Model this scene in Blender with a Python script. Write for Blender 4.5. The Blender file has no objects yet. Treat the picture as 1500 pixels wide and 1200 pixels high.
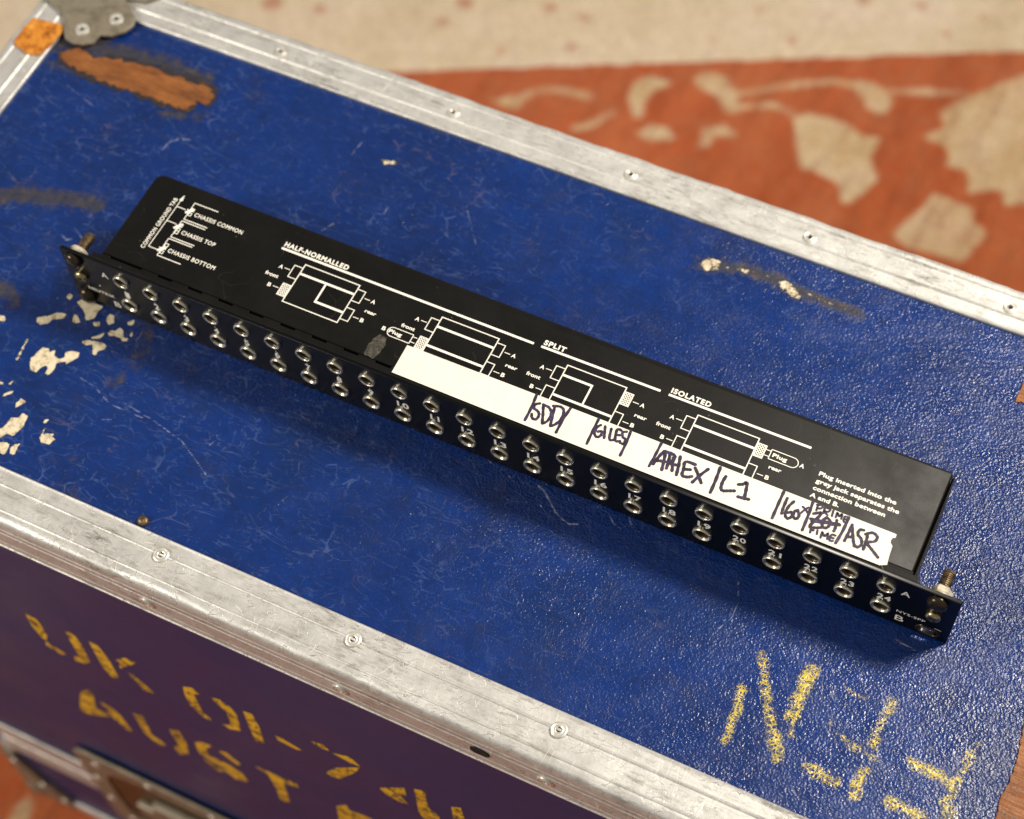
import bpy, bmesh, math, random
import numpy as np
from mathutils import Vector, Matrix
random.seed(7)
rng = np.random.RandomState(11)
S = 0.001                                     # all shapes below are written in millimetres
scene = bpy.context.scene
COL = scene.collection

# ------------------------------------------------------------------ camera
cam_data = bpy.data.cameras.new("camera")
cam = bpy.data.objects.new("camera", cam_data); COL.objects.link(cam)
right = Vector((0.9003561, 0.4330776, -0.0424581))
down = Vector((0.3540712, -0.7858168, -0.5070755))
fwd = Vector((-0.2529673, 0.4415153, -0.8608553))
m = Matrix.Identity(4)
for i in range(3):
    m[i][0] = right[i]; m[i][1] = -down[i]; m[i][2] = -fwd[i]
m[0][3], m[1][3], m[2][3] = 0.4764811, -0.3782384, 0.7982924
cam.matrix_world = m
cam_data.sensor_width = 36.0
cam_data.lens = 2666.4656 / 1500 * 36.0
cam_data.clip_start = 0.05; cam_data.clip_end = 50
cam_data.dof.use_dof = True
cam_data.dof.focus_distance = 0.862
cam_data.dof.aperture_fstop = 6.6
scene.camera = cam

# ------------------------------------------------------------------ light
world = bpy.data.worlds.new("World"); scene.world = world; world.use_nodes = True
bg = world.node_tree.nodes["Background"]
bg.inputs[0].default_value = (1.0, 0.92, 0.82, 1); bg.inputs[1].default_value = 0.22
def lamp(name, loc, target, size, power, color):
    d = bpy.data.lights.new(name, 'AREA'); d.shape = 'DISK'; d.size = size; d.energy = power; d.color = color
    o = bpy.data.objects.new(name, d); COL.objects.link(o); o.location = loc
    o.rotation_euler = (Vector(target) - Vector(loc)).to_track_quat('-Z', 'Y').to_euler()
    return o
lamp("key_lamp", (1.00, 0.62, 1.10), (0.3, 0, 0), 0.26, 28.0, (1.0, 0.91, 0.78))
lamp("added_fill", (-1.15, -1.15, 1.15), (0.2, 0.1, -0.2), 0.8, 30.0, (1.0, 0.92, 0.80))  # added soft fill, placed low at front left to brighten the front faces
scene.view_settings.view_transform = 'Standard'; scene.view_settings.look = 'None'
scene.view_settings.gamma = 1.0; scene.view_settings.exposure = 0.18

# ------------------------------------------------------------------ marks measured on each surface (mm)
HANDWRITING = [(1.05,[(262.3,20.8),(263.1,12.5),(263.2,5.5)]),(1.05,[(265.8,16.8),(264.1,15.4),(264.3,13.3),(266.2,12.7),(267.8,11.6),(268.3,9.3),(267.4,7.7),(265.6,8.2),(264.8,9.9)]),(1.05,[(267.6,17.0),(269.8,11.8),(271.4,7.4)]),(1.05,[(267.7,16.7),(270.7,16.6),(273.2,14.0),(273.4,9.8),(271.7,7.2)]),(1.05,[(273.1,18.3),(274.4,12.7),(275.7,7.5)]),(1.05,[(272.3,18.2),(275.9,19.2),(278.2,17.5),(278.8,12.9),(277.4,9.2),(275.7,7.5)]),(1.05,[(280.4,20.3),(279.7,13.3),(279.7,5.4)]),(1.0,[(295.2,20.6),(295.3,13.2),(295.6,5.9)]),(1.0,[(297.5,17.9),(296.4,16.1),(296.5,12.7),(298.4,11.1),(299.8,12.7),(299.2,14.9),(297.7,14.0)]),(1.0,[(299.7,18.1),(301.8,12.1)]),(1.0,[(302.9,18.1),(304.4,12.5),(306.6,13.1)]),(1.0,[(307.6,19.2),(305.6,18.8),(307.1,13.1),(309.4,13.6)]),(1.0,[(306.6,16.1),(308.0,16.5)]),(1.0,[(310.2,19.6),(308.6,18.4),(309.7,16.2),(311.3,15.5),(311.6,13.0),(309.8,12.8)]),(1.0,[(311.8,21.1),(312.4,15.0),(312.6,6.5)]),(1.0,[(327.7,20.7),(327.6,13.1),(327.3,6.9)]),(1.15,[(328.6,8.7),(329.5,13.4),(331.0,17.5),(332.5,12.5),(333.5,7.5)]),(1.15,[(328.5,10.6),(330.8,11.6),(333.1,12.1)]),(1.15,[(333.8,16.8),(334.7,12.8),(335.2,9.2)]),(1.15,[(331.3,17.2),(334.4,17.5),(336.4,16.6),(336.2,14.2),(334.2,12.5)]),(1.15,[(335.9,15.7),(338.1,9.0)]),(1.15,[(338.7,17.6),(339.9,12.5),(340.8,7.9)]),(1.15,[(336.4,12.2),(340.0,13.0)]),(1.15,[(346.8,16.6),(342.0,16.1),(342.7,12.1),(343.3,8.8),(345.9,8.9),(347.7,10.1)]),(1.15,[(342.8,12.1),(345.7,13.1)]),(1.15,[(347.4,14.9),(349.9,12.3),(353.0,8.7)]),(1.15,[(353.2,16.8),(350.9,12.1),(349.1,7.3)]),(1.15,[(358.0,20.0),(358.6,12.9),(358.8,5.8)]),(1.15,[(362.2,16.6),(361.9,13.1),(362.5,9.8),(363.9,9.1),(366.0,10.0),(368.7,11.2)]),(1.15,[(369.1,15.1),(371.0,16.1),(372.4,17.6),(373.6,13.1),(374.3,9.2)]),(1.15,[(371.3,9.0),(374.3,9.4),(376.4,9.8)]),(1.05,[(389.7,20.4),(389.7,13.2),(389.8,5.2)]),(1.05,[(392.4,17.7),(392.5,12.6),(392.9,9.2)]),(1.05,[(395.8,17.3),(394.5,13.8),(394.5,9.6),(396.2,7.9),(397.7,9.7),(397.0,11.7),(395.4,10.8)]),(1.05,[(399.0,13.9),(397.9,12.4),(398.3,10.0),(399.9,9.3),(400.6,11.4),(399.0,13.9)]),(1.05,[(403.9,20.7),(404.4,12.8),(404.6,5.1)]),(1.05,[(406.3,15.2),(409.5,17.0),(408.1,11.9),(407.0,8.2),(409.8,8.8),(412.1,10.0)]),(1.05,[(412.4,15.8),(411.3,12.7),(413.1,10.3),(414.8,11.7),(414.5,14.8),(412.4,15.8)]),(1.05,[(417.2,16.4),(417.9,13.1),(417.9,10.6)]),(1.05,[(415.9,13.4),(419.3,14.6)]),(1.05,[(406.0,12.2),(412.0,13.3),(418.9,14.9)]),(1.05,[(406.9,11.2),(416.2,14.0)]),(1.05,[(421.7,20.0),(421.6,12.9),(420.8,5.2)]),(1.05,[(424.4,17.1),(424.3,12.2),(424.0,7.9)]),(1.05,[(424.5,16.8),(426.6,12.0),(428.6,8.1),(430.2,7.3)]),(1.05,[(424.3,10.3),(427.0,11.3)]),(1.05,[(430.2,16.7),(428.4,16.0),(428.5,13.5),(430.7,11.9),(431.7,9.2),(430.5,7.4),(428.9,7.3)]),(1.05,[(432.7,14.6),(433.1,11.4),(433.3,7.4)]),(1.05,[(431.6,15.1),(434.3,17.1),(436.9,16.0),(436.7,13.4),(433.7,11.3),(436.7,9.0),(440.7,6.3)]),(0.75,[(400.9,13.1),(401.8,15.2),(403.0,17.2)]),(0.75,[(400.5,16.5),(402.2,15.7),(404.2,14.0)]),(0.75,[(406.6,20.3),(406.8,17.4)]),(0.75,[(406.1,20.2),(408.6,20.8),(408.7,19.4),(407.0,18.4)]),(0.75,[(410.0,20.4),(410.2,17.2)]),(0.75,[(409.8,20.4),(412.5,20.4),(412.1,18.9),(410.3,18.4),(412.4,17.1)]),(0.75,[(414.0,20.4),(414.4,17.5)]),(0.75,[(416.2,17.6),(416.1,20.2),(417.4,18.7),(418.3,20.4),(418.8,17.9)]),(0.75,[(421.9,20.1),(420.0,19.7),(420.3,17.0),(422.0,17.4)]),(0.75,[(420.2,18.4),(421.7,18.7)]),(0.75,[(408.0,8.1),(408.3,5.4)]),(0.75,[(407.1,7.8),(409.6,8.6)]),(0.75,[(408.0,6.7),(409.4,7.1)]),(0.75,[(411.0,7.8),(411.4,5.9)]),(0.75,[(413.6,4.9),(413.3,8.0),(414.9,6.3),(415.9,8.5),(416.6,5.5)]),(0.75,[(419.4,8.7),(417.6,8.4),(417.8,5.4),(419.3,5.7)]),(0.75,[(417.7,6.8),(419.1,7.1)])]
CHIPS = [[(-0.2,-36.3),(3.1,-35.3),(5.0,-37.1),(6.7,-34.8),(8.6,-38.2),(11.7,-38.7),(13.9,-36.6),(12.5,-33.8),(15.5,-31.2),(19.6,-31.0),(20.6,-33.6),(18.6,-37.2),(17.0,-40.2),(15.5,-39.0),(12.2,-41.6),(13.0,-46.6),(12.2,-49.3),(9.9,-49.5),(9.3,-46.4),(7.7,-45.1),(5.5,-47.7),(5.4,-50.8),(1.9,-50.9),(-0.6,-48.5),(-2.1,-44.9),(-1.3,-40.7)],[(16.7,-24.9),(18.6,-22.8),(22.4,-21.9),(27.2,-20.6),(30.4,-21.8),(30.8,-24.0),(28.0,-26.4),(28.3,-29.0),(26.3,-29.1),(25.0,-26.2),(23.0,-24.0),(20.1,-25.7)],[(19.8,-20.7),(23.0,-17.4),(24.7,-15.0),(25.6,-17.0),(24.9,-19.2),(21.0,-20.9)],[(26.4,-14.3),(27.3,-12.3),(29.6,-12.0),(30.5,-8.9),(33.6,-9.9),(36.2,-13.4),(38.6,-12.7),(38.4,-14.7),(36.4,-16.0),(34.7,-14.5),(31.2,-14.5),(28.4,-15.7)],[(38.4,-11.3),(37.8,-9.2),(38.9,-8.7),(39.7,-11.1)],[(6.7,-67.3),(10.3,-67.9),(8.6,-71.7),(7.3,-74.1),(6.0,-71.0)],[(-3.3,-69.9),(-2.3,-67.2),(0.5,-65.5),(1.0,-66.8),(-2.2,-70.5)],[(-4.2,-62.7),(-3.6,-59.9),(-2.6,-60.5),(-3.2,-63.1)],[(-11.5,-64.1),(-7.2,-63.0),(-6.7,-64.2),(-9.8,-65.6)],[(1.0,-87.8),(7.0,-87.3),(8.2,-83.8),(8.6,-79.2),(11.8,-77.7),(12.7,-74.7),(16.1,-74.6),(17.3,-81.2),(15.7,-87.8),(11.7,-88.1),(10.2,-92.1),(5.0,-94.8)],[(5.8,-95.9),(11.3,-93.8),(14.8,-92.6),(16.8,-93.1),(17.8,-97.1),(17.6,-99.0),(15.1,-99.4),(10.5,-101.9)],[(18.2,-94.7),(18.7,-92.3),(21.4,-90.0),(21.8,-93.8),(22.4,-96.8),(19.8,-97.6)],[(28.4,-83.2),(27.8,-76.4),(29.4,-80.5),(32.2,-78.9),(34.8,-78.0),(34.1,-80.2),(36.7,-80.5),(35.4,-84.8),(31.6,-85.4)],[(25.7,-75.3),(25.4,-72.7),(27.4,-71.7),(26.9,-74.8)],[(-9.1,-48.4),(-11.1,-35.0),(-10.0,-34.9),(-8.0,-48.4)],[(-13.3,-21.5),(-8.1,-17.9),(-4.9,-14.0),(-0.2,-13.2),(0.0,-16.2),(-5.0,-19.1),(-6.5,-23.0),(-10.1,-24.6),(-12.4,-23.7)],[(0.6,-4.5),(2.3,-1.8),(7.8,-1.3),(15.7,-1.0),(14.4,-5.4),(15.3,-9.4),(11.4,-12.4),(8.1,-8.2)],[(5.3,-16.4),(3.1,-11.1),(5.8,-11.7),(9.4,-14.6),(8.2,-16.4)],[(21.2,-8.0),(20.9,-3.7),(24.2,-3.5),(26.2,-7.7),(24.1,-9.9)],[(15.0,-11.8),(18.8,-10.1),(20.3,-12.5),(17.7,-13.6)],[(-36.6,-29.4),(-29.6,-27.6),(-27.7,-30.5),(-34.3,-32.8)],[(-6.4,-4.0),(-5.9,-0.7),(-3.3,-1.7),(-3.1,-5.1)],[(32.4,-4.3),(35.2,-1.4),(36.5,-4.6),(33.9,-5.8)],[(105.1,147.1),(113.3,149.5),(117.6,147.8),(108.2,143.9)],[(293.5,152.6),(296.2,159.9),(304.5,159.5),(305.2,153.8),(298.7,149.9)],[(314.1,159.8),(320.0,161.4),(320.0,157.4),(316.1,157.0)],[(334.9,159.4),(340.7,162.6),(351.1,156.3),(350.1,152.0),(339.5,154.7)],[(102.8,-104.8),(101.3,-99.7),(104.5,-97.6),(109.5,-101.2),(107.4,-104.2)]]
SCRATCHES = [(0.9,[(272.6,-2.8),(277.0,-4.7),(281.8,-8.7),(286.6,-12.6),(291.8,-15.2),(296.1,-16.0),(300.1,-14.1)]),(1.0,[(276.3,-4.4),(282.6,-9.4)]),(0.7,[(321.0,-0.8),(324.9,-5.1)]),(0.6,[(312.1,-3.8),(315.3,-6.7),(320.4,-8.2)]),(0.6,[(459.9,-7.3),(463.8,-8.4),(468.2,-8.6),(471.2,-9.4)]),(0.5,[(382.5,-10.5),(386.6,-20.4),(386.7,-29.7),(383.4,-37.0)]),(0.9,[(441.9,-94.3),(445.7,-97.8)]),(0.6,[(511.9,-72.0),(517.6,-70.2),(523.0,-69.1)]),(1.2,[(505.1,-50.4),(506.9,-53.4)]),(0.5,[(28.2,-44.0),(38.2,-45.6),(50.5,-50.9),(62.0,-51.6),(70.7,-51.3)]),(0.5,[(47.5,-46.2),(59.7,-47.9),(77.8,-50.5),(96.8,-54.8),(117.6,-66.2)]),(0.5,[(85.3,-78.5),(90.0,-81.0)]),(0.45,[(52.3,-60.8),(56.6,-58.8)]),(0.5,[(110.7,-50.9),(112.5,-46.6),(111.5,-44.1)]),(0.6,[(88.6,143.0),(90.0,153.5)]),(0.5,[(163.0,137.3),(179.1,116.5)]),(0.5,[(98.4,89.9),(102.2,97.5)]),(0.5,[(123.7,107.0),(124.3,119.0)]),(0.8,[(-31.4,30.1),(-27.0,27.8),(-24.5,29.8)]),(0.6,[(-28.5,37.2),(-22.1,34.2),(-17.6,31.1)]),(0.8,[(-10.8,103.5),(-10.2,109.5),(-6.5,113.2)]),(0.9,[(-4.6,114.1),(-0.1,115.6)]),(0.6,[(-86.3,121.2),(-62.9,113.8)])]
YELLOW = [(3.7,1,[(405.1,-58.6),(406.6,-73.7),(406.9,-85.9)]),(5.1,0.75,[(407.3,-40.3),(411.6,-49.9)]),(5.4,1,[(413.1,-53.7),(422.9,-70.7),(432.2,-85.2)]),(6.1,0.95,[(431.1,-38.6),(430.5,-55.9),(430.6,-62.7)]),(2.7,0.8,[(432.1,-66.5),(433.9,-71.2)]),(2.7,0.8,[(443.7,-39.1),(450.6,-41.1),(458.3,-41.4)]),(5.1,0.8,[(469.7,-37.9),(468.2,-47.6),(468.9,-60.6)]),(2.7,0.7,[(469.1,-62.6),(470.6,-69.6)]),(3.1,0.9,[(448.0,-60.2),(455.8,-63.3),(462.7,-65.6),(472.1,-66.7)]),(5.4,0.85,[(445.2,-83.5),(453.5,-84.0),(460.8,-84.9)]),(5.8,0.8,[(469.9,-74.3),(468.5,-81.4),(470.5,-86.9)]),(5.4,0.75,[(511.3,-41.0),(510.0,-50.3),(509.1,-59.4)]),(5.8,0.9,[(508.9,-61.6),(508.6,-72.4),(511.5,-83.7)]),(4.4,0.9,[(487.1,-61.4),(492.0,-61.3),(501.1,-62.0),(507.0,-64.7)]),(5.8,0.9,[(484.7,-82.4),(491.1,-83.8),(499.9,-83.9)])]
GRIME = [(14,0.9,[(-77.1,37.8),(-59.9,46.3),(-39.5,51.9),(-23.8,55.4)]),(10,0.6,[(-104.2,131.3),(-82.2,130.4),(-64.6,132.2)]),(14,1,[(-89.5,149.8),(-77.2,152.2),(-51.6,157.3),(-29.6,157.8),(-15.4,156.6)]),(8,0.9,[(-22.2,127.2),(-2.9,131.3)]),(12,1,[(-111.9,143.2),(-98.8,150.4),(-84.9,156.5)]),(12,0.6,[(44.8,-1.9),(49.6,-13.5),(48.0,-29.0),(48.7,-40.9)]),(10,0.9,[(294.2,152.9),(320.3,160.5),(343.4,158.9),(362.9,157.7),(380.2,157.6)]),(10,0.6,[(52.6,-103.4),(71.2,-105.7)]),(14,0.8,[(-43.0,-13.0),(-37.1,-15.2),(-32.0,-16.2)]),(12,0.35,[(37.9,-91.9),(51.3,-87.0)])]
RUST = [[(-103.6,140.4),(-94.4,147.7),(-82.6,145.0),(-72.7,149.3),(-48.5,152.3),(-27.6,152.5),(-7.9,152.2),(-3.3,146.9),(-3.6,140.9),(-10.6,141.5),(-12.8,134.0),(-20.2,132.2),(-32.7,132.6),(-52.5,132.7),(-69.7,132.6),(-81.5,133.4),(-99.2,135.5)]]
TAPE_RIGHT = [(527.6,-20.5),(528.4,-30.6),(529.8,-38.5),(529.9,-44.3),(530.0,-52.0),(528.7,-60.3),(529.9,-71.1),(531.2,-78.6),(550.0,-80.4),(563.0,-62.0),(555.3,-27.3),(538.7,-18.6)]
TAPE_RIGHT2 = [(472.1,155.3),(471.8,151.4),(471.3,139.4),(475.6,140.4),(480.5,140.0),(484.5,151.3)]
TAPE_STRIP = [(-132.6,137.6),(-132.6,147.7),(-131.0,155.4),(-118.6,156.8),(-111.7,157.7),(-109.4,151.7),(-110.4,140.4),(-112.6,132.5),(-119.6,130.5),(-131.2,134.3)]
PLATE = [(-133.9,170.5),(-126.5,169.5),(-118.9,166.8),(-112.6,161.4),(-108.6,154.1),(-104.1,149.1),(-98.4,147.8),(-92.6,149.1),(-87.4,152.5),(-86.9,159.5),(-80.1,161.7),(-74.8,167.6),(-73.1,174.0),(-75.1,178.7),(-81.7,183.9),(-90.0,189.4)]
PLATE_RIVETS = [(-98.1,157.9),(-83.8,172.7)]
STENCIL = [[(7.5,-138.0),(15.3,-138.8),(15.1,-153.1),(8.5,-169.9),(6.1,-157.8)],[(12.2,-157.2),(15.2,-160.8),(10.7,-173.2),(8.0,-170.4)],[(9.2,-176.0),(12.5,-175.4),(21.8,-182.5),(17.5,-188.1),(7.6,-182.9)],[(34.9,-135.9),(41.2,-134.5),(42.5,-148.7),(40.3,-176.3),(34.7,-183.8),(26.8,-187.1),(27.0,-180.1),(33.6,-174.9),(33.6,-160.1)],[(50.9,-135.3),(57.2,-135.6),(59.6,-155.6),(58.7,-182.4),(52.4,-186.1),(49.6,-173.8)],[(63.8,-150.0),(74.8,-135.0),(83.4,-134.2),(73.8,-147.9),(65.0,-160.3),(68.0,-147.1)],[(69.6,-161.6),(74.0,-161.1),(83.9,-179.8),(75.8,-182.8)],[(3.4,-277.6),(11.6,-251.9),(20.6,-239.4),(23.2,-244.2),(16.3,-273.1),(25.6,-278.7),(17.7,-287.3),(1.6,-300.2),(-1.7,-295.7)],[(24.7,-255.3),(31.1,-254.0),(37.2,-266.0),(39.4,-290.7),(34.4,-291.4),(28.2,-279.0)],[(51.4,-244.8),(59.5,-241.5),(57.6,-275.0),(65.8,-285.2),(58.3,-293.9),(51.2,-279.0)],[(77.9,-243.3),(86.3,-237.9),(86.9,-257.7),(83.5,-281.2),(74.3,-291.9),(72.2,-281.2),(78.7,-270.4)],[(95.3,-246.5),(101.6,-238.3),(109.7,-236.2),(102.4,-249.5),(102.9,-261.7),(116.0,-260.9),(124.8,-268.5),(126.5,-280.0),(115.7,-288.0),(112.8,-283.1),(104.4,-273.1),(94.3,-265.2)],[(113.4,-239.8),(120.1,-235.2),(127.8,-246.8),(124.1,-252.9)],[(94.9,-274.4),(100.1,-274.9),(108.5,-285.0),(102.3,-289.0)],[(111.9,-138.9),(119.0,-133.3),(123.8,-138.2),(117.8,-144.0),(117.6,-157.9),(117.5,-172.2),(122.5,-179.5),(116.6,-181.8),(109.7,-169.3),(110.0,-152.3)],[(129.6,-135.5),(136.8,-131.9),(142.8,-136.3),(145.2,-147.4),(142.0,-174.3),(133.7,-180.7),(128.3,-178.9),(136.2,-171.5),(137.6,-150.2)],[(151.6,-132.7),(157.7,-131.0),(158.8,-149.1),(156.8,-178.0),(150.7,-180.0),(150.7,-158.2)],[(168.7,-151.5),(173.6,-151.4),(184.8,-156.6),(180.6,-159.9),(168.7,-158.4)],[(194.0,-131.1),(202.6,-127.1),(205.7,-133.8),(197.7,-135.6)],[(206.1,-134.8),(218.8,-127.4),(224.1,-136.2),(218.5,-138.2)],[(196.6,-178.5),(206.1,-159.2),(223.1,-138.8),(219.1,-151.3),(205.9,-177.9),(199.2,-181.8)],[(139.2,-236.0),(144.8,-234.4),(168.5,-232.7),(169.6,-238.3),(157.4,-244.7),(156.9,-262.9),(156.0,-283.9),(148.5,-287.9),(148.9,-255.1),(147.4,-241.4)],[(232.5,-160.2),(250.5,-137.7),(250.1,-152.4),(245.1,-155.5),(250.4,-166.6),(243.0,-169.5),(235.7,-165.7)],[(256.9,-131.4),(264.2,-126.9),(263.0,-145.7),(264.3,-157.0),(269.0,-162.3),(270.2,-182.5),(260.1,-189.2),(255.9,-171.1)],[(278.9,-133.3),(285.0,-127.0),(285.9,-145.0),(286.6,-167.3),(278.1,-171.9)],[(194.5,-240.0),(202.6,-227.8),(204.0,-236.6),(216.1,-231.5),(225.8,-234.8),(214.5,-244.4),(202.9,-254.2),(197.0,-288.2),(190.0,-289.8)]]
RUG_MOTIFS = [[(168.5,763.9),(183.8,774.6),(215.8,776.8),(242.3,769.0),(256.2,771.2),(253.3,746.9),(270.3,724.0),(259.9,689.5),(250.0,685.1),(240.3,703.3),(214.2,710.6),(197.9,707.2),(181.4,738.3)],[(382.7,925.5),(359.3,907.2),(331.6,875.0),(313.3,851.1),(298.7,825.0),(309.6,810.2),(292.9,791.2),(320.2,787.8),(326.9,767.9),(346.6,769.0),(355.3,742.9),(369.1,752.7),(383.9,759.2),(391.6,744.1),(407.7,754.9),(437.5,775.5),(465.6,840.3),(431.7,906.9)],[(325.7,729.8),(342.7,729.9),(363.2,727.8),(371.0,713.0),(386.1,705.1),(380.4,684.6),(376.0,664.8),(348.6,663.3),(327.1,660.9),(306.3,667.9),(314.9,695.4),(323.9,710.4)],[(207.0,828.6),(218.0,835.4),(232.8,835.8),(251.8,820.2),(248.0,801.9),(232.5,803.8),(218.5,817.6)],[(58.7,767.8),(70.4,784.3),(88.6,784.9),(108.0,769.2),(114.3,746.1),(105.4,744.1),(90.7,757.6),(70.8,761.0)],[(98.2,692.1),(94.4,715.7),(111.5,729.1),(129.1,719.2),(107.4,709.7),(105.2,693.2)],[(23.4,701.9),(9.8,721.4),(7.8,743.1),(19.1,757.2),(40.2,757.3),(39.4,750.5),(29.2,739.6),(28.1,716.6),(31.3,703.7)],[(36.4,682.4),(45.2,697.2),(60.7,700.9),(75.0,693.1),(52.8,679.6)],[(-112.8,662.9),(-100.0,675.9),(-82.7,684.8),(-84.0,663.7),(-96.0,662.3)],[(-142.0,-171.0),(-143.8,-154.8),(-141.6,-144.5),(-134.9,-143.6),(-124.3,-162.7)],[(-190.0,-156.2),(-169.3,-155.2),(-154.4,-168.3),(-172.9,-176.8)]]
RUG_VINES = [(9,[(-90.6,677.5),(-77.6,692.9),(-57.2,703.4),(-23.6,706.8)]),(8,[(110.0,770.1),(140.3,793.4),(186.9,821.8),(209.6,825.7)]),(8,[(243.0,832.3),(276.4,846.9),(316.0,860.2)]),(8,[(116.2,754.8),(149.1,771.2),(172.3,765.6)]),(7,[(-23.3,662.5),(-9.1,675.0),(4.5,699.9)])]
RUG_SPOTS = [(14,(-382.4,689.5)),(10,(-331.4,701.2)),(13,(-195.2,770.6)),(9,(-208.2,736.2)),(10,(-113.0,800.0)),(8,(-73.0,801.0)),(7,(-134.6,725.7)),(8,(-68.9,758.3)),(8,(86.8,882.5)),(11,(178.9,938.8)),(9,(236.3,953.4)),(6,(58.8,825.9)),(8,(132.4,855.9)),(9,(271.5,925.3)),(7,(298.7,962.2))]
RUG_EDGE = [(-270.1,632.9),(-143.3,691.2),(42.2,784.9),(350.2,935.8)]
# ------------------------------------------------------------------ material helpers
def srgb(r, g, b):
    f = lambda c: (c / 12.92) if c <= 0.04045 else ((c + 0.055) / 1.055) ** 2.4
    return (f(r / 255), f(g / 255), f(b / 255), 1)
class NT:
    def __init__(s, name):
        s.m = bpy.data.materials.new(name); s.m.use_nodes = True
        s.t = s.m.node_tree; s.n = s.t.nodes; s.l = s.t.links
        s.b = s.n["Principled BSDF"]
        s.tc = s.n.new("ShaderNodeTexCoord")
        s.co = s.tc.outputs["Object"]
    def put(s, sock, v):
        if v is None: return
        if hasattr(v, "links"): s.l.new(v, sock)
        else: sock.default_value = v
    def set(s, **k):
        for a, v in k.items(): s.put(s.b.inputs[{'col': 'Base Color', 'rough': 'Roughness', 'metal': 'Metallic', 'normal': 'Normal', 'spec': 'Specular IOR Level', 'coat': 'Coat Weight', 'crough': 'Coat Roughness', 'sheen': 'Sheen Weight'}[a]], v)
        return s
    def map(s, scale, co=None, rot=(0, 0, 0), loc=(0, 0, 0)):
        n = s.n.new("ShaderNodeMapping"); s.put(n.inputs[0], co or s.co)
        n.inputs["Scale"].default_value = scale; n.inputs["Rotation"].default_value = rot; n.inputs["Location"].default_value = loc
        return n.outputs[0]
    def noise(s, scale, detail=3, rough=.5, co=None, dist=0, out="Fac"):
        n = s.n.new("ShaderNodeTexNoise"); s.put(n.inputs["Vector"], co or s.co)
        n.inputs["Scale"].default_value = scale; n.inputs["Detail"].default_value = detail
        n.inputs["Roughness"].default_value = rough; n.inputs["Distortion"].default_value = dist
        return n.outputs[out]
    def voro(s, scale, co=None, feature='F1', out="Distance", rnd=1):
        n = s.n.new("ShaderNodeTexVoronoi"); n.feature = feature; s.put(n.inputs["Vector"], co or s.co)
        n.inputs["Scale"].default_value = scale; n.inputs["Randomness"].default_value = rnd
        return n.outputs[out]
    def ramp(s, fac, *stops, interp='LINEAR'):
        n = s.n.new("ShaderNodeValToRGB"); n.color_ramp.interpolation = interp; s.put(n.inputs[0], fac)
        e = n.color_ramp.elements
        while len(e) < len(stops): e.new(0.5)
        for i, (p, c) in enumerate(stops):
            e[i].position = p; e[i].color = c if isinstance(c, tuple) else (c, c, c, 1)
        return n.outputs[0]
    def mix(s, fac, a, b, mode='MIX'):
        n = s.n.new("ShaderNodeMix"); n.data_type = 'RGBA'; n.blend_type = mode
        s.put(n.inputs[0], fac); s.put(n.inputs[6], a); s.put(n.inputs[7], b)
        return n.outputs[2]
    def math(s, op, a, b=None, c=None, clamp=False):
        n = s.n.new("ShaderNodeMath"); n.operation = op; n.use_clamp = clamp
        s.put(n.inputs[0], a)
        if b is not None: s.put(n.inputs[1], b)
        if c is not None: s.put(n.inputs[2], c)
        return n.outputs[0]
    def warp(s, scale, amount, co=None):
        v = s.n.new("ShaderNodeVectorMath"); v.operation = 'MULTIPLY_ADD'
        s.put(v.inputs[0], s.noise(scale, 2, .5, co, out="Color")); v.inputs[1].default_value = (amount,) * 3; s.put(v.inputs[2], co or s.co)
        return v.outputs[0]
    def attr(s, name):
        n = s.n.new("ShaderNodeAttribute"); n.attribute_name = name
        return n.outputs["Fac"]
    def bump(s, h, dist, strength=1.0, normal=None):
        n = s.n.new("ShaderNodeBump"); s.put(n.inputs["Height"], h); n.inputs["Distance"].default_value = dist
        n.inputs["Strength"].default_value = strength
        if normal is not None: s.put(n.inputs["Normal"], normal)
        return n.outputs[0]

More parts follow.
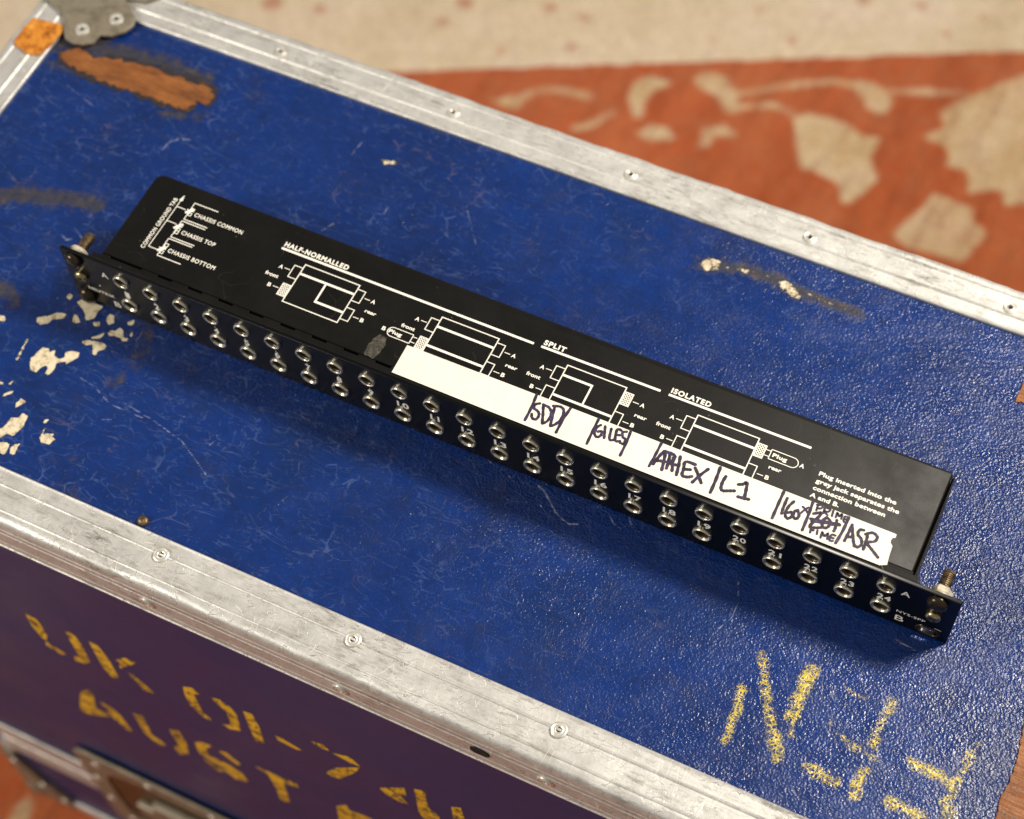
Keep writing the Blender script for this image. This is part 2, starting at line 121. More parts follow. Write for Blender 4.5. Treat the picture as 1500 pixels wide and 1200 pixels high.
# ------------------------------------------------------------------ materials
def blue_laminate(name, worn):
    t = NT(name)
    grain_co = t.warp(420, 0.0016)
    g1 = t.voro(840, grain_co, 'SMOOTH_F1'); g2 = t.voro(1150, t.warp(900, .0006), 'F1')
    crease = t.noise(60, 5, .62, t.map((1, 1.6, 1), rot=(0, 0, .7)), dist=1.4)
    h = t.math('ADD', t.math('MULTIPLY', g1, .9), t.math('MULTIPLY', g2, .35))
    h = t.math('ADD', h, t.math('MULTIPLY', crease, 2.0))
    big = t.noise(9, 3, .55)
    col = t.ramp(big, (.3, srgb(4, 35, 92)), (.55, srgb(6, 44, 112)), (.75, srgb(5, 37, 90)))
    col = t.mix(t.ramp(t.noise(160, 4, .7), (.4, .0), (.75, .5)), col, srgb(8, 30, 78))
    if worn:
        # hairline scuffs that wander over the surface
        wr = t.warp(70, .012)
        e1 = t.voro(95, wr, 'DISTANCE_TO_EDGE'); l1 = t.ramp(e1, (.0, 1.0), (.025, .75), (.06, 0.0))
        m1 = t.ramp(t.noise(60, 4, .7, dist=.5), (.54, 0.0), (.66, 1.0))
        wr2 = t.warp(120, .007, t.map((1, 2.2, 1), rot=(0, 0, 1.0)))
        e2 = t.voro(180, wr2, 'DISTANCE_TO_EDGE'); l2 = t.ramp(e2, (.0, 1.0), (.03, .6), (.07, 0.0))
        m2 = t.ramp(t.noise(120, 4, .7, t.map((1, 1, 1), loc=(3, 1, 0))), (.56, 0.0), (.70, .8))
        sc = t.math('MAXIMUM', t.math('MULTIPLY', l1, m1), t.math('MULTIPLY', l2, m2))
        hair = None
        for sc_, lo_, rot_, th in ((20, (1, 3, 0), .4, .006), (34, (6, 2, 0), 1.3, .009), (58, (2, 9, 0), 2.4, .013)):
            nn = t.noise(sc_, 2, .45, t.map((1, 3.0, 1), rot=(0, 0, rot_), loc=lo_), dist=.35)
            a_ = t.math('ABSOLUTE', t.math('SUBTRACT', nn, .5)); a_ = t.ramp(a_, (0, 1.0), (th * .5, .7), (th, 0.0))
            a_ = t.math('MULTIPLY', a_, t.ramp(t.noise(sc_ * 2.0, 4, .75, t.map((1, 1, 1), loc=lo_)), (.47, 0.0), (.58, 1.0)))
            hair = a_ if hair is None else t.math('MAXIMUM', hair, a_)
        sc = t.math('MAXIMUM', sc, t.math('MULTIPLY', hair, .72))
        region = t.ramp(t.noise(11, 2, .5, t.map((1, 1, 1), loc=(9, 2, 0))), (.32, .45), (.55, 1.0))
        sx0 = t.n.new("ShaderNodeSeparateXYZ"); t.l.new(t.co, sx0.inputs[0])
        sc = t.math('MULTIPLY', sc, region)
        sc = t.math('MULTIPLY', sc, t.ramp(t.math('ADD', sx0.outputs[0], .1), (.0, .9), (.25, .8), (.45, .35)))
        tint = t.ramp(t.noise(35, 2), (.4, srgb(92, 116, 170)), (.56, srgb(96, 112, 150)), (.70, srgb(126, 106, 100)))
        col = t.mix(t.math('MULTIPLY', sc, .58), col, tint)
        # fine specks
        sp = t.ramp(t.voro(230, t.warp(300, .002)), (.0, 1.0), (.05, .9), (.09, 0.0))
        sp = t.math('MULTIPLY', sp, t.ramp(t.noise(38, 3, .7, t.map((1, 1, 1), loc=(1, 7, 0))), (.60, 0.0), (.66, 1.0)))
        col = t.mix(t.math('MULTIPLY', sp, .85), col, srgb(178, 178, 190))
        # oily dull patches
        gr = t.attr("grime"); gm = t.math('ADD', gr, t.math('MULTIPLY', t.math('SUBTRACT', t.noise(90, 6, .85), .5), 2.4))
        gm = t.ramp(gm, (.38, 0.0), (.85, .85)); gm = t.math('MULTIPLY', gm, t.ramp(gr, (.04, 0.0), (.2, 1.0)))
        col = t.mix(gm, col, t.ramp(t.noise(180, 4, .7), (.35, srgb(34, 36, 42)), (.6, srgb(58, 52, 46)), (.75, srgb(104, 76, 58))))
        col = t.mix(t.ramp(t.noise(60, 6, .8, t.map((1, 1, 1), loc=(8, 1, 0)), dist=.8), (.48, 0.0), (.72, .55)), col, srgb(10, 28, 66))
        # general dirt blotches
        col = t.mix(t.ramp(t.noise(26, 5, .72, t.map((1, 1, 1), loc=(5, 5, 0))), (.56, 0.0), (.78, .42)), col, srgb(46, 48, 66))
        sf = t.math('ADD', t.attr('scuff'), t.math('MULTIPLY', t.math('SUBTRACT', t.noise(200, 4, .7), .5), .7))
        col = t.mix(t.ramp(sf, (.42, 0.0), (.6, .75)), col, srgb(140, 146, 172))
        # yellow stencil paint left on the raised grain
        ye = t.attr("yellow")
        rid_ = t.math('ABSOLUTE', t.math('SUBTRACT', t.noise(260, 3, .6, t.map((1, 1.3, 1), rot=(0, 0, .5)), dist=2.2), .5))
        web = t.math('MINIMUM', t.voro(330, t.warp(300, .0055), 'DISTANCE_TO_EDGE'), t.math('MULTIPLY', rid_, 3.2)); patch_ = t.math('SUBTRACT', t.noise(85, 4, .65), .5)
        ym = t.math('SUBTRACT', t.math('ADD', ye, t.math('MULTIPLY', patch_, 2.4)), t.math('MULTIPLY', web, 7.0))
        ymask = t.ramp(ym, (.38, 0.0), (.54, 1.0)); ymask = t.math('MULTIPLY', ymask, t.ramp(ye, (.15, 0.0), (.32, 1.0)))
        col = t.mix(t.math('MULTIPLY', ymask, .95), col, t.ramp(t.noise(150, 3), (.3, srgb(150, 138, 60)), (.55, srgb(206, 184, 70)), (.8, srgb(224, 208, 124))))
        # chips down to the pale backing
        cr = t.attr("chips"); cm = t.math('ADD', cr, t.math('MULTIPLY', t.math('SUBTRACT', t.noise(300, 5, .75), .5), .6))
        col = t.mix(t.math('MULTIPLY', t.ramp(cm, (.36, 0.0), (.45, .7), (.5, .7), (.52, 0.0)), t.ramp(cr, (.1, 0.0), (.25, 1.0))), col, srgb(30, 34, 50))
        cmask = t.ramp(cm, (.49, 0.0), (.535, 1.0))
        col = t.mix(cmask, col, t.ramp(t.noise(240, 4, .7), (.36, srgb(150, 134, 106)), (.5, srgb(208, 196, 168)), (.75, srgb(226, 216, 192))))
        h = t.math('SUBTRACT', h, t.math('MULTIPLY', cmask, 1.4))
        h = t.math('ADD', h, t.math('MULTIPLY', sc, -.5))
        rough = t.mix(cmask, t.ramp(t.noise(45, 4, .65), (.35, .21), (.7, .38)), (.8, .8, .8, 1))
        rough = t.mix(gm, rough, (.75, .75, .75, 1))
        t.set(rough=rough)
    else:
        t.set(rough=t.ramp(t.noise(20, 3), (.3, .36), (.7, .46)))
    rz = t.ramp(t.noise(6, 2, .5, t.map((1, 1, 1), loc=(2, 4, 0))), (.35, .5), (.65, 1.0))
    if worn:                                      # the grain is rubbed smoother towards the left
        sx = t.n.new("ShaderNodeSeparateXYZ"); t.l.new(t.co, sx.inputs[0])
        xm = t.math('ADD', sx.outputs[0], t.math('MULTIPLY', t.math('SUBTRACT', t.noise(7, 3, .6), .5), .25))
        rz = t.math('MULTIPLY', rz, t.ramp(t.math('ADD', xm, .1), (.0, .36), (.22, .42), (.42, .8), (.55, 1.0)))
    else: col = t.ramp(big, (.3, srgb(16, 40, 92)), (.7, srgb(22, 42, 96)))
    t.set(col=col, normal=t.bump(t.math('MULTIPLY', h, rz), .00056 if worn else .00010))
    return t.m
M = {}
M['top'] = blue_laminate("worn_blue_laminate", True)
M['side'] = blue_laminate("smooth_blue_laminate", False)

t = NT("aged_aluminium")                      # oxidised edge extrusion, scratched and smudged
base = t.ramp(t.noise(45, 5, .65), (.3, srgb(192, 192, 190)), (.55, srgb(208, 208, 206)), (.8, srgb(222, 223, 222)))
sm = t.ramp(t.noise(75, 6, .8, t.map((.5, 2.2, 1))), (.52, 0.0), (.72, .75)); base = t.mix(sm, base, srgb(138, 133, 124))
gm = t.math('MULTIPLY', t.ramp(t.noise(200, 5, .8, t.map((.35, 1.6, 1))), (.5, 0.0), (.62, .6)), t.ramp(t.noise(14, 3, .6, t.map((1, 1, 1), loc=(3, 3, 0))), (.5, 0.0), (.62, 1.0))); base = t.mix(gm, base, srgb(84, 78, 70))
e = t.voro(150, t.warp(70, .02, t.map((1, 1.7, 1), rot=(0, 0, .6))), 'DISTANCE_TO_EDGE'); ln = t.math('MULTIPLY', t.ramp(e, (0, 1.0), (.012, .6), (.028, 0.0)), t.ramp(t.noise(90, 3, .6), (.48, 0.0), (.6, 1.0)))
base = t.mix(t.math('MULTIPLY', ln, .7), base, srgb(104, 98, 88))
fn = t.ramp(t.noise(420, 5, .8, t.map((.35, 1.8, 1))), (.50, 0.0), (.68, .65)); base = t.mix(t.math('MULTIPLY', fn, t.ramp(t.noise(40, 4, .7, t.map((1, 1, 1), loc=(2, 8, 0))), (.42, .1), (.65, 1.0))), base, srgb(120, 114, 102))
e2 = t.voro(60, t.warp(50, .01, t.map((3, .8, 1), rot=(0, 0, .5))), 'DISTANCE_TO_EDGE'); l2 = t.math('MULTIPLY', t.ramp(e2, (0, 1.0), (.01, .7), (.022, 0.0)), t.ramp(t.noise(70, 3, .6, t.map((1, 1, 1), loc=(4, 4, 4))), (.5, 0.0), (.6, 1.0)))
base = t.mix(t.math('MULTIPLY', l2, .8), base, srgb(240, 238, 230))
pit = t.math('MULTIPLY', t.ramp(t.voro(420), (0, 1.0), (.12, .6), (.2, 0.0)), t.ramp(t.noise(60, 4, .7, t.map((1, 1, 1), loc=(7, 0, 2))), (.56, 0.0), (.68, 1.0)))
base = t.mix(t.math('MULTIPLY', pit, .75), base, srgb(70, 64, 56))
hh = t.math('SUBTRACT', t.math('MULTIPLY', t.noise(260, 5, .7), 1.0), t.math('ADD', t.math('MULTIPLY', ln, .5), pit))
t.set(col=base, metal=.48, rough=t.ramp(t.noise(80, 5, .7), (.35, .38), (.7, .62)), normal=t.bump(hh, .00018))
M['alu'] = t.m

t = NT("dull_steel"); c = t.ramp(t.noise(120, 5, .7), (.3, srgb(118, 110, 95)), (.6, srgb(152, 143, 126)), (.8, srgb(126, 108, 84)))
t.set(col=c, metal=.45, rough=.5, normal=t.bump(t.noise(500, 4), .0001)); M['steel'] = t.m
t = NT("rivet_metal"); t.set(col=t.ramp(t.noise(400, 3), (.3, srgb(196, 194, 186)), (.7, srgb(234, 232, 224))), metal=.6, rough=.36); M['rivet'] = t.m
t = NT("dark_recess"); t.set(col=srgb(22, 19, 16), rough=.8); M['dark'] = t.m

t = NT("black_enamel")                        # satin black chassis paint with dust and scuffs
c = t.ramp(t.noise(40, 4, .6), (.35, srgb(9, 9, 9)), (.7, srgb(16, 15, 14)))
du = t.math('MULTIPLY', t.ramp(t.voro(260, t.warp(200, .003)), (0, 1.0), (.07, .6), (.14, 0.0)), t.ramp(t.noise(60, 4, .7), (.58, 0.0), (.68, 1.0)))
c = t.mix(t.math('MULTIPLY', du, .7), c, srgb(120, 112, 98))
hl = t.math('MULTIPLY', t.ramp(t.voro(45, t.warp(40, .03), 'DISTANCE_TO_EDGE'), (0, 1.0), (.004, .5), (.008, 0.0)), t.ramp(t.noise(50, 3, .6, t.map((1, 1, 1), loc=(3, 3, 0))), (.56, 0.0), (.64, 1.0)))
c = t.mix(t.math('MULTIPLY', hl, .16), c, srgb(110, 96, 84))
t.set(col=c, rough=t.ramp(t.noise(55, 5, .65), (.3, .42), (.7, .56)), spec=.24, normal=t.bump(t.noise(1500, 3), .00003)); M['black'] = t.m
t = NT("gloss_black"); t.set(col=srgb(5, 6, 8), rough=.28, spec=.25); M['gloss'] = t.m
t = NT("white_screen_print"); t.set(col=srgb(236, 234, 224), rough=.5); M['print'] = t.m
t = NT("white_cloth_tape"); c = t.ramp(t.noise(70, 4, .6), (.35, srgb(224, 219, 204)), (.7, srgb(230, 226, 213)))
c = t.mix(t.math('MULTIPLY', t.ramp(t.noise(220, 5, .75), (.6, 0.0), (.78, .8)), t.ramp(t.noise(28, 2, .5, t.map((1, 1, 1), loc=(.5, .2, 0))), (.5, 0.0), (.7, .5))), c, srgb(178, 160, 130))
t.set(col=c, rough=.62, normal=t.bump(t.noise(700, 3), .00003)); M['tape'] = t.m
t = NT("purple_marker_ink"); t.set(col=t.ramp(t.noise(260, 4, .7), (.40, srgb(26, 21, 36)), (.56, srgb(48, 37, 68)), (.72, srgb(80, 66, 104))), rough=.5); M['ink'] = t.m
t = NT("nickel_jack"); t.set(col=t.ramp(t.noise(300, 3, .6), (.3, srgb(214, 208, 186)), (.7, srgb(244, 240, 222))), metal=.85, rough=.24); M['nickel'] = t.m
t = NT("bore_metal"); t.set(col=srgb(84, 74, 56), metal=.6, rough=.35); M['bore'] = t.m
t = NT("brassy_screw"); t.set(col=t.ramp(t.noise(500, 3), (.3, srgb(150, 132, 92)), (.7, srgb(206, 192, 150))), metal=1.0, rough=.26); M['brass'] = t.m
t = NT("dark_screw_cap"); t.set(col=srgb(58, 50, 40), metal=.7, rough=.22); M['cap'] = t.m
t = NT("rusty_thread"); t.set(col=t.ramp(t.noise(400, 3), (.3, srgb(62, 54, 44)), (.7, srgb(128, 108, 80))), metal=.7, rough=.45); M['thread'] = t.m
t = NT("pale_plastic_nut"); t.set(col=t.ramp(t.noise(300, 3), (.3, srgb(150, 142, 126)), (.7, srgb(196, 188, 168))), rough=.4); M['nut'] = t.m
t = NT("yellow_stencil_paint"); c = t.ramp(t.noise(60, 4, .6), (.3, srgb(206, 160, 36)), (.7, srgb(240, 196, 52)))
c = t.mix(t.ramp(t.noise(170, 5, .75), (.49, 0.0), (.58, .9)), c, srgb(40, 36, 56)); t.set(col=c, rough=.5); M['stencil'] = t.m
t = NT("old_tape_residue"); c = t.ramp(t.noise(85, 6, .8, t.map((.5, 1.6, 1))), (.30, srgb(70, 42, 24)), (.42, srgb(122, 72, 32)), (.58, srgb(150, 92, 42)), (.72, srgb(168, 112, 58)), (.85, srgb(96, 66, 46)))
rb = t.noise(90, 2, .5, t.map((.3, 22, 1), rot=(0, 0, .05))); c = t.mix(t.ramp(rb, (.4, 0.0), (.7, .5)), c, srgb(92, 52, 26))
t.set(col=c, rough=.42, normal=t.bump(t.math('ADD', rb, t.noise(300, 5, .7)), .0005)); M['residue'] = t.m
t = NT("dark_adhesive"); t.set(col=t.ramp(t.noise(160, 5, .8), (.35, srgb(22, 28, 52)), (.55, srgb(44, 38, 34)), (.72, srgb(96, 62, 38))), rough=.6, normal=t.bump(t.noise(300, 4), .0003)); M['fringe'] = t.m
t = NT("amber_glue"); c = t.ramp(t.noise(150, 5, .7), (.3, srgb(110, 58, 26)), (.48, srgb(196, 120, 36)), (.66, srgb(224, 158, 66)), (.8, srgb(220, 190, 150)))
t.set(col=c, rough=.25, normal=t.bump(t.noise(260, 5, .7), .0012)); M['amber'] = t.m
t = NT("wool_rug")
mo = t.attr("motif"); cr = t.attr("field")
edge = t.math('MULTIPLY', t.math('SUBTRACT', t.noise(45, 4, .75), .5), .75)
streak = t.noise(5, 5, .75, t.map((5, .9, 1), rot=(0, 0, -.42)))
terra = t.ramp(streak, (.3, srgb(172, 76, 30)), (.5, srgb(194, 92, 44)), (.7, srgb(206, 108, 60)))
cream = t.ramp(t.noise(9, 4, .6), (.3, srgb(222, 200, 166)), (.5, srgb(240, 220, 190)), (.7, srgb(246, 226, 204)))
motc = t.ramp(t.noise(18, 5, .75), (.3, srgb(206, 178, 128)), (.5, srgb(230, 206, 164)), (.7, srgb(240, 220, 186)))
terra = t.mix(t.ramp(t.math('ADD', mo, edge), (.30, 0.0), (.68, .9)), terra, motc)
terra = t.mix(t.ramp(t.noise(11, 5, .75, t.map((1, 1, 1), loc=(1, 3, 0))), (.45, 0.0), (.7, .45)), terra, srgb(206, 132, 88)); terra = t.mix(t.ramp(t.noise(16, 4, .7, t.map((4, .8, 1), rot=(0, 0, -.42))), (.5, 0.0), (.72, .5)), terra, srgb(140, 54, 24))
sp = t.attr("spots"); cream = t.mix(t.ramp(t.math('ADD', sp, edge), (.4, 0.0), (.75, .62)), cream, srgb(190, 96, 60))
c = t.mix(t.ramp(t.math('ADD', cr, edge), (.45, 0.0), (.55, 1.0)), terra, cream)
c = t.mix(t.ramp(t.noise(55, 4, .8), (.4, 0.0), (.75, .22)), c, srgb(150, 120, 92)); c = t.mix(t.ramp(t.voro(240), (.2, 0.0), (.6, .22)), c, srgb(96, 62, 40))
t.set(col=c, rough=.95, spec=.1, sheen=.2, normal=t.bump(t.noise(500, 3, .6), .002)); M['rug'] = t.m
t = NT("wood_floor"); t.set(col=t.ramp(t.noise(8, 4, .6, t.map((1, 12, 1))), (.3, srgb(112, 76, 46)), (.7, srgb(150, 108, 70))), rough=.45); M['floor'] = t.m

# ------------------------------------------------------------------ object helpers
def link(name, me, parent=None, mat=None, loc=None):
    o = bpy.data.objects.new(name, me); COL.objects.link(o)
    if mat is not None: me.materials.append(mat)
    if parent is not None: o.parent = parent
    if loc is not None: o.location = [v * S for v in loc]
    return o
def from_bm(name, bm, parent, mat, loc=None, smooth=False, angle=None):
    bmesh.ops.recalc_face_normals(bm, faces=bm.faces)
    me = bpy.data.meshes.new(name); bm.to_mesh(me); bm.free()
    if smooth or angle:
        for p in me.polygons: p.use_smooth = True
        if angle: me.set_sharp_from_angle(angle=math.radians(angle))
    return link(name, me, parent, mat, loc)
def V(*a): return Vector([x * S for x in a])
def box(bm, x0, y0, z0, x1, y1, z1, bev=0, seg=2):
    vs = [bm.verts.new(V(x, y, z)) for x in (x0, x1) for y in (y0, y1) for z in (z0, z1)]
    fs = [bm.faces.new([vs[i] for i in f]) for f in ((0, 1, 3, 2), (4, 6, 7, 5), (0, 4, 5, 1), (2, 3, 7, 6), (0, 2, 6, 4), (1, 5, 7, 3))]
    if bev:
        es = list({e for f in fs for e in f.edges})
        bmesh.ops.bevel(bm, geom=es, offset=bev * S, segments=seg, affect='EDGES', profile=.5)
def lathe(bm, prof, n=28, axis='y', c=(0, 0, 0)):
    """prof: (radius, position along the axis); closes ends where the radius is 0"""
    rings = []
    for r, h in prof:
        if r < 1e-6:
            p = {'y': (0, h, 0), 'z': (0, 0, h), 'x': (h, 0, 0)}[axis]
            rings.append([bm.verts.new(V(*(p[i] + c[i] for i in range(3))))]); continue
        ring = []
        for k in range(n):
            a = 2 * math.pi * k / n; u, w = r * math.cos(a), r * math.sin(a)
            p = {'y': (u, h, w), 'z': (u, w, h), 'x': (h, u, w)}[axis]
            ring.append(bm.verts.new(V(*(p[i] + c[i] for i in range(3)))))
        rings.append(ring)
    for A, B in zip(rings, rings[1:]):
        for k in range(n):
            j = (k + 1) % n
            if len(A) == 1 and len(B) == 1: break
            if len(A) == 1: bm.faces.new((A[0], B[k], B[j]))
            elif len(B) == 1: bm.faces.new((A[k], B[0], A[j]))
            else: bm.faces.new((A[k], B[k], B[j], A[j]))
def curve_mesh(name, splines, extrude=0, bevel=0):
    cu = bpy.data.curves.new("outline", 'CURVE'); cu.dimensions = '2D'; cu.fill_mode = 'BOTH' if (extrude or bevel) else 'FRONT'
    cu.extrude = extrude * S; cu.bevel_depth = bevel * S; cu.bevel_resolution = 2
    for pts in splines:
        sp = cu.splines.new('POLY'); sp.points.add(len(pts) - 1); sp.use_cyclic_u = True
        for q, (a, b) in zip(sp.points, pts): q.co = (a * S, b * S, 0, 1)
    o = bpy.data.objects.new("outline", cu); COL.objects.link(o)
    bpy.context.view_layer.update()
    me = bpy.data.meshes.new_from_object(o.evaluated_get(bpy.context.evaluated_depsgraph_get()))
    bpy.data.objects.remove(o); bpy.data.curves.remove(cu); me.name = name
    return me
def text_tris(body, space=1.0, offset=0.0):
    cu = bpy.data.curves.new("glyphs", 'FONT'); cu.body = body; cu.size = 1.0; cu.offset = offset; cu.space_character = space; cu.resolution_u = 5
    o = bpy.data.objects.new("glyphs", cu); COL.objects.link(o); bpy.context.view_layer.update()
    me = bpy.data.meshes.new_from_object(o.evaluated_get(bpy.context.evaluated_depsgraph_get()))
    vs = [(v.co.x, v.co.y) for v in me.vertices]; fs = [tuple(p.vertices) for p in me.polygons]
    bpy.data.objects.remove(o); bpy.data.curves.remove(cu); bpy.data.meshes.remove(me)
    return vs, fs
_v, _f = text_tris('H'); CAPH = max(q for p, q in _v) - min(q for p, q in _v)
class Ink:
    """flat print collected as polygons in a plane, each piece a hair above the one before"""
    def __init__(s, to3d): s.v = []; s.f = []; s.to3d = to3d; s.k = 0
    def poly(s, pts, faces=None):
        n = len(s.v); s.v += [s.to3d(a, b, s.k * .006) for a, b in pts]
        s.f += [tuple(i + n for i in f) for f in (faces or [range(len(pts))])]; s.k += 1
    def rect(s, x0, y0, x1, y1): s.poly([(x0, y0), (x1, y0), (x1, y1), (x0, y1)])
    def line(s, p, q, w):
        d = Vector((q[0] - p[0], q[1] - p[1])); n = Vector((-d.y, d.x)).normalized() * w / 2
        s.poly([(p[0] - n.x, p[1] - n.y), (q[0] - n.x, q[1] - n.y), (q[0] + n.x, q[1] + n.y), (p[0] + n.x, p[1] + n.y)])
    def frame(s, x0, y0, x1, y1, w, left=1, right=1, top=1, bottom=1):
        h = w / 2
        if bottom: s.rect(x0 - h, y0 - h, x1 + h, y0 + h)
        if top: s.rect(x0 - h, y1 - h, x1 + h, y1 + h)
        if left: s.rect(x0 - h, y0 + h, x0 + h, y1 - h)
        if right: s.rect(x1 - h, y0 + h, x1 + h, y1 - h)
    def text(s, body, x, y, cap, width=None, bold=.02, space=1.05, rot=False, slant=0):
        vs, fs = text_tris(body, space, bold)
        k = cap / CAPH; minx = min(a for a, b in vs); maxx = max(a for a, b in vs)
        kx = (width / (maxx - minx)) if width else k
        pts = []
        for a, b in vs:
            u, w = (a - minx) * kx, b * k
            u += slant * w
            pts.append((x - w, y + u) if rot else (x + u, y + w))
        s.poly(pts, fs)
    def stroke(s, pts, w, jitter=0):
        """round-ended pen stroke of a smooth line through the points"""
        P = [Vector(p) for p in pts]; C = []
        if len(P) == 2: P = [P[0], (P[0] + P[1]) / 2, P[1]]
        for i in range(len(P) - 1):
            p0 = P[max(i - 1, 0)]; p1 = P[i]; p2 = P[i + 1]; p3 = P[min(i + 2, len(P) - 1)]
            for k in range(5):
                u = k / 5
                C.append(.5 * ((2 * p1) + (p2 - p0) * u + (2 * p0 - 5 * p1 + 4 * p2 - p3) * u * u + (3 * p1 - p0 - 3 * p2 + p3) * u ** 3))
        C.append(P[-1]); L = []; R = []
        for i, c in enumerate(C):
            d = (C[min(i + 1, len(C) - 1)] - C[max(i - 1, 0)]); d = d.normalized() if d.length > 1e-6 else Vector((1, 0))
            ww = w / 2 * (1 + jitter * math.sin(i * 1.7 + c.x))
            n = Vector((-d.y, d.x)) * ww; L.append(c + n); R.append(c - n)
        for i in range(len(C) - 1):
            s.k -= 1 if i else 0
            s.poly([tuple(R[i]), tuple(R[i + 1]), tuple(L[i + 1]), tuple(L[i])])
        for c in (C[0], C[-1]):
            s.poly([(c.x + w / 2 * math.cos(a * math.pi / 5), c.y + w / 2 * math.sin(a * math.pi / 5)) for a in range(10)])
    def build(s, name, parent, mat):
        me = bpy.data.meshes.new(name); me.from_pydata([tuple(c * S for c in v) for v in s.v], [], s.f); me.update()
        return link(name, me, parent, mat)
def thing(name, label, cat, loc=(0, 0, 0)):
    o = bpy.data.objects.new(name, None); COL.objects.link(o); o.location = [v * S for v in loc]
    o.empty_display_size = .05; o['label'] = label; o['category'] = cat
    return o
def patch(name, pts, z, th, parent, mat, rough=0.5, axis='z', sub=3):
    """thin irregular slab with a ragged outline"""
    out = []
    n = len(pts)
    for i in range(n):
        a = Vector(pts[i]); b = Vector(pts[(i + 1) % n])
        for k in range(sub):
            p = a.lerp(b, k / sub); out.append((p.x + rng.uniform(-rough, rough), p.y + rng.uniform(-rough, rough)))
    me = curve_mesh(name, [out], extrude=th / 2)
    o = link(name, me, parent, mat)
    if axis == 'z': o.location = (0, 0, z * S)
    else: o.rotation_euler = (math.pi / 2, 0, 0); o.location = (0, z * S, 0)
    return o

# ------------------------------------------------------------------ distance fields for wear marks
def poly_sd(X, Y, pts):
    p = np.array(pts, float); d = np.full(X.shape, 1e9); inside = np.zeros(X.shape, bool)
    for i in range(len(p)):
        a = p[i]; b = p[(i + 1) % len(p)]; e = b - a
        t = np.clip(((X - a[0]) * e[0] + (Y - a[1]) * e[1]) / (e @ e + 1e-9), 0, 1)
        d = np.minimum(d, np.hypot(X - a[0] - t * e[0], Y - a[1] - t * e[1]))
        c = ((a[1] > Y) != (b[1] > Y)) & (X < (b[0] - a[0]) * (Y - a[1]) / (b[1] - a[1] + 1e-12) + a[0]); inside ^= c
    return np.where(inside, d, -d)
def stroke_sd(X, Y, pts, w):
    p = np.array(pts, float); d = np.full(X.shape, 1e9)
    for a, b in zip(p, p[1:]):
        e = b - a; t = np.clip(((X - a[0]) * e[0] + (Y - a[1]) * e[1]) / (e @ e + 1e-9), 0, 1)
        d = np.minimum(d, np.hypot(X - a[0] - t * e[0], Y - a[1] - t * e[1]))
    return w / 2 - d
def stamp(F, X, Y, pts, fn, soft, amp=1.0, pad=8):
    p = np.array(pts); x0, y0 = p.min(0) - pad; x1, y1 = p.max(0) + pad
    ix = np.where((X[0] >= x0) & (X[0] <= x1))[0]; iy = np.where((Y[:, 0] >= y0) & (Y[:, 0] <= y1))[0]
    if len(ix) == 0 or len(iy) == 0: return
    sl = (slice(iy[0], iy[-1] + 1), slice(ix[0], ix[-1] + 1))
    F[sl] = np.maximum(F[sl], np.clip(.5 + fn(X[sl], Y[sl]) / (2 * soft), 0, 1) * amp)
def grid(name, xs, ys, z, parent, mat, attrs):
    X, Y = np.meshgrid(xs, ys); ny, nx = X.shape
    co = np.stack([X, Y, np.full(X.shape, z)], -1).reshape(-1, 3) * S
    i = np.arange(ny * nx).reshape(ny, nx)
    q = np.stack([i[:-1, :-1], i[:-1, 1:], i[1:, 1:], i[1:, :-1]], -1).reshape(-1, 4)
    me = bpy.data.meshes.new(name); me.vertices.add(len(co)); me.vertices.foreach_set("co", co.ravel())
    me.loops.add(q.size); me.loops.foreach_set("vertex_index", q.ravel().astype(np.int32))
    me.polygons.add(len(q)); me.polygons.foreach_set("loop_start", np.arange(0, q.size, 4, dtype=np.int32))
    me.update(calc_edges=True); me.validate()
    for k, f in attrs(X, Y).items():
        a = me.attributes.new(k, 'FLOAT', 'POINT'); a.data.foreach_set("value", f.ravel().astype(np.float32))
    return link(name, me, parent, mat)

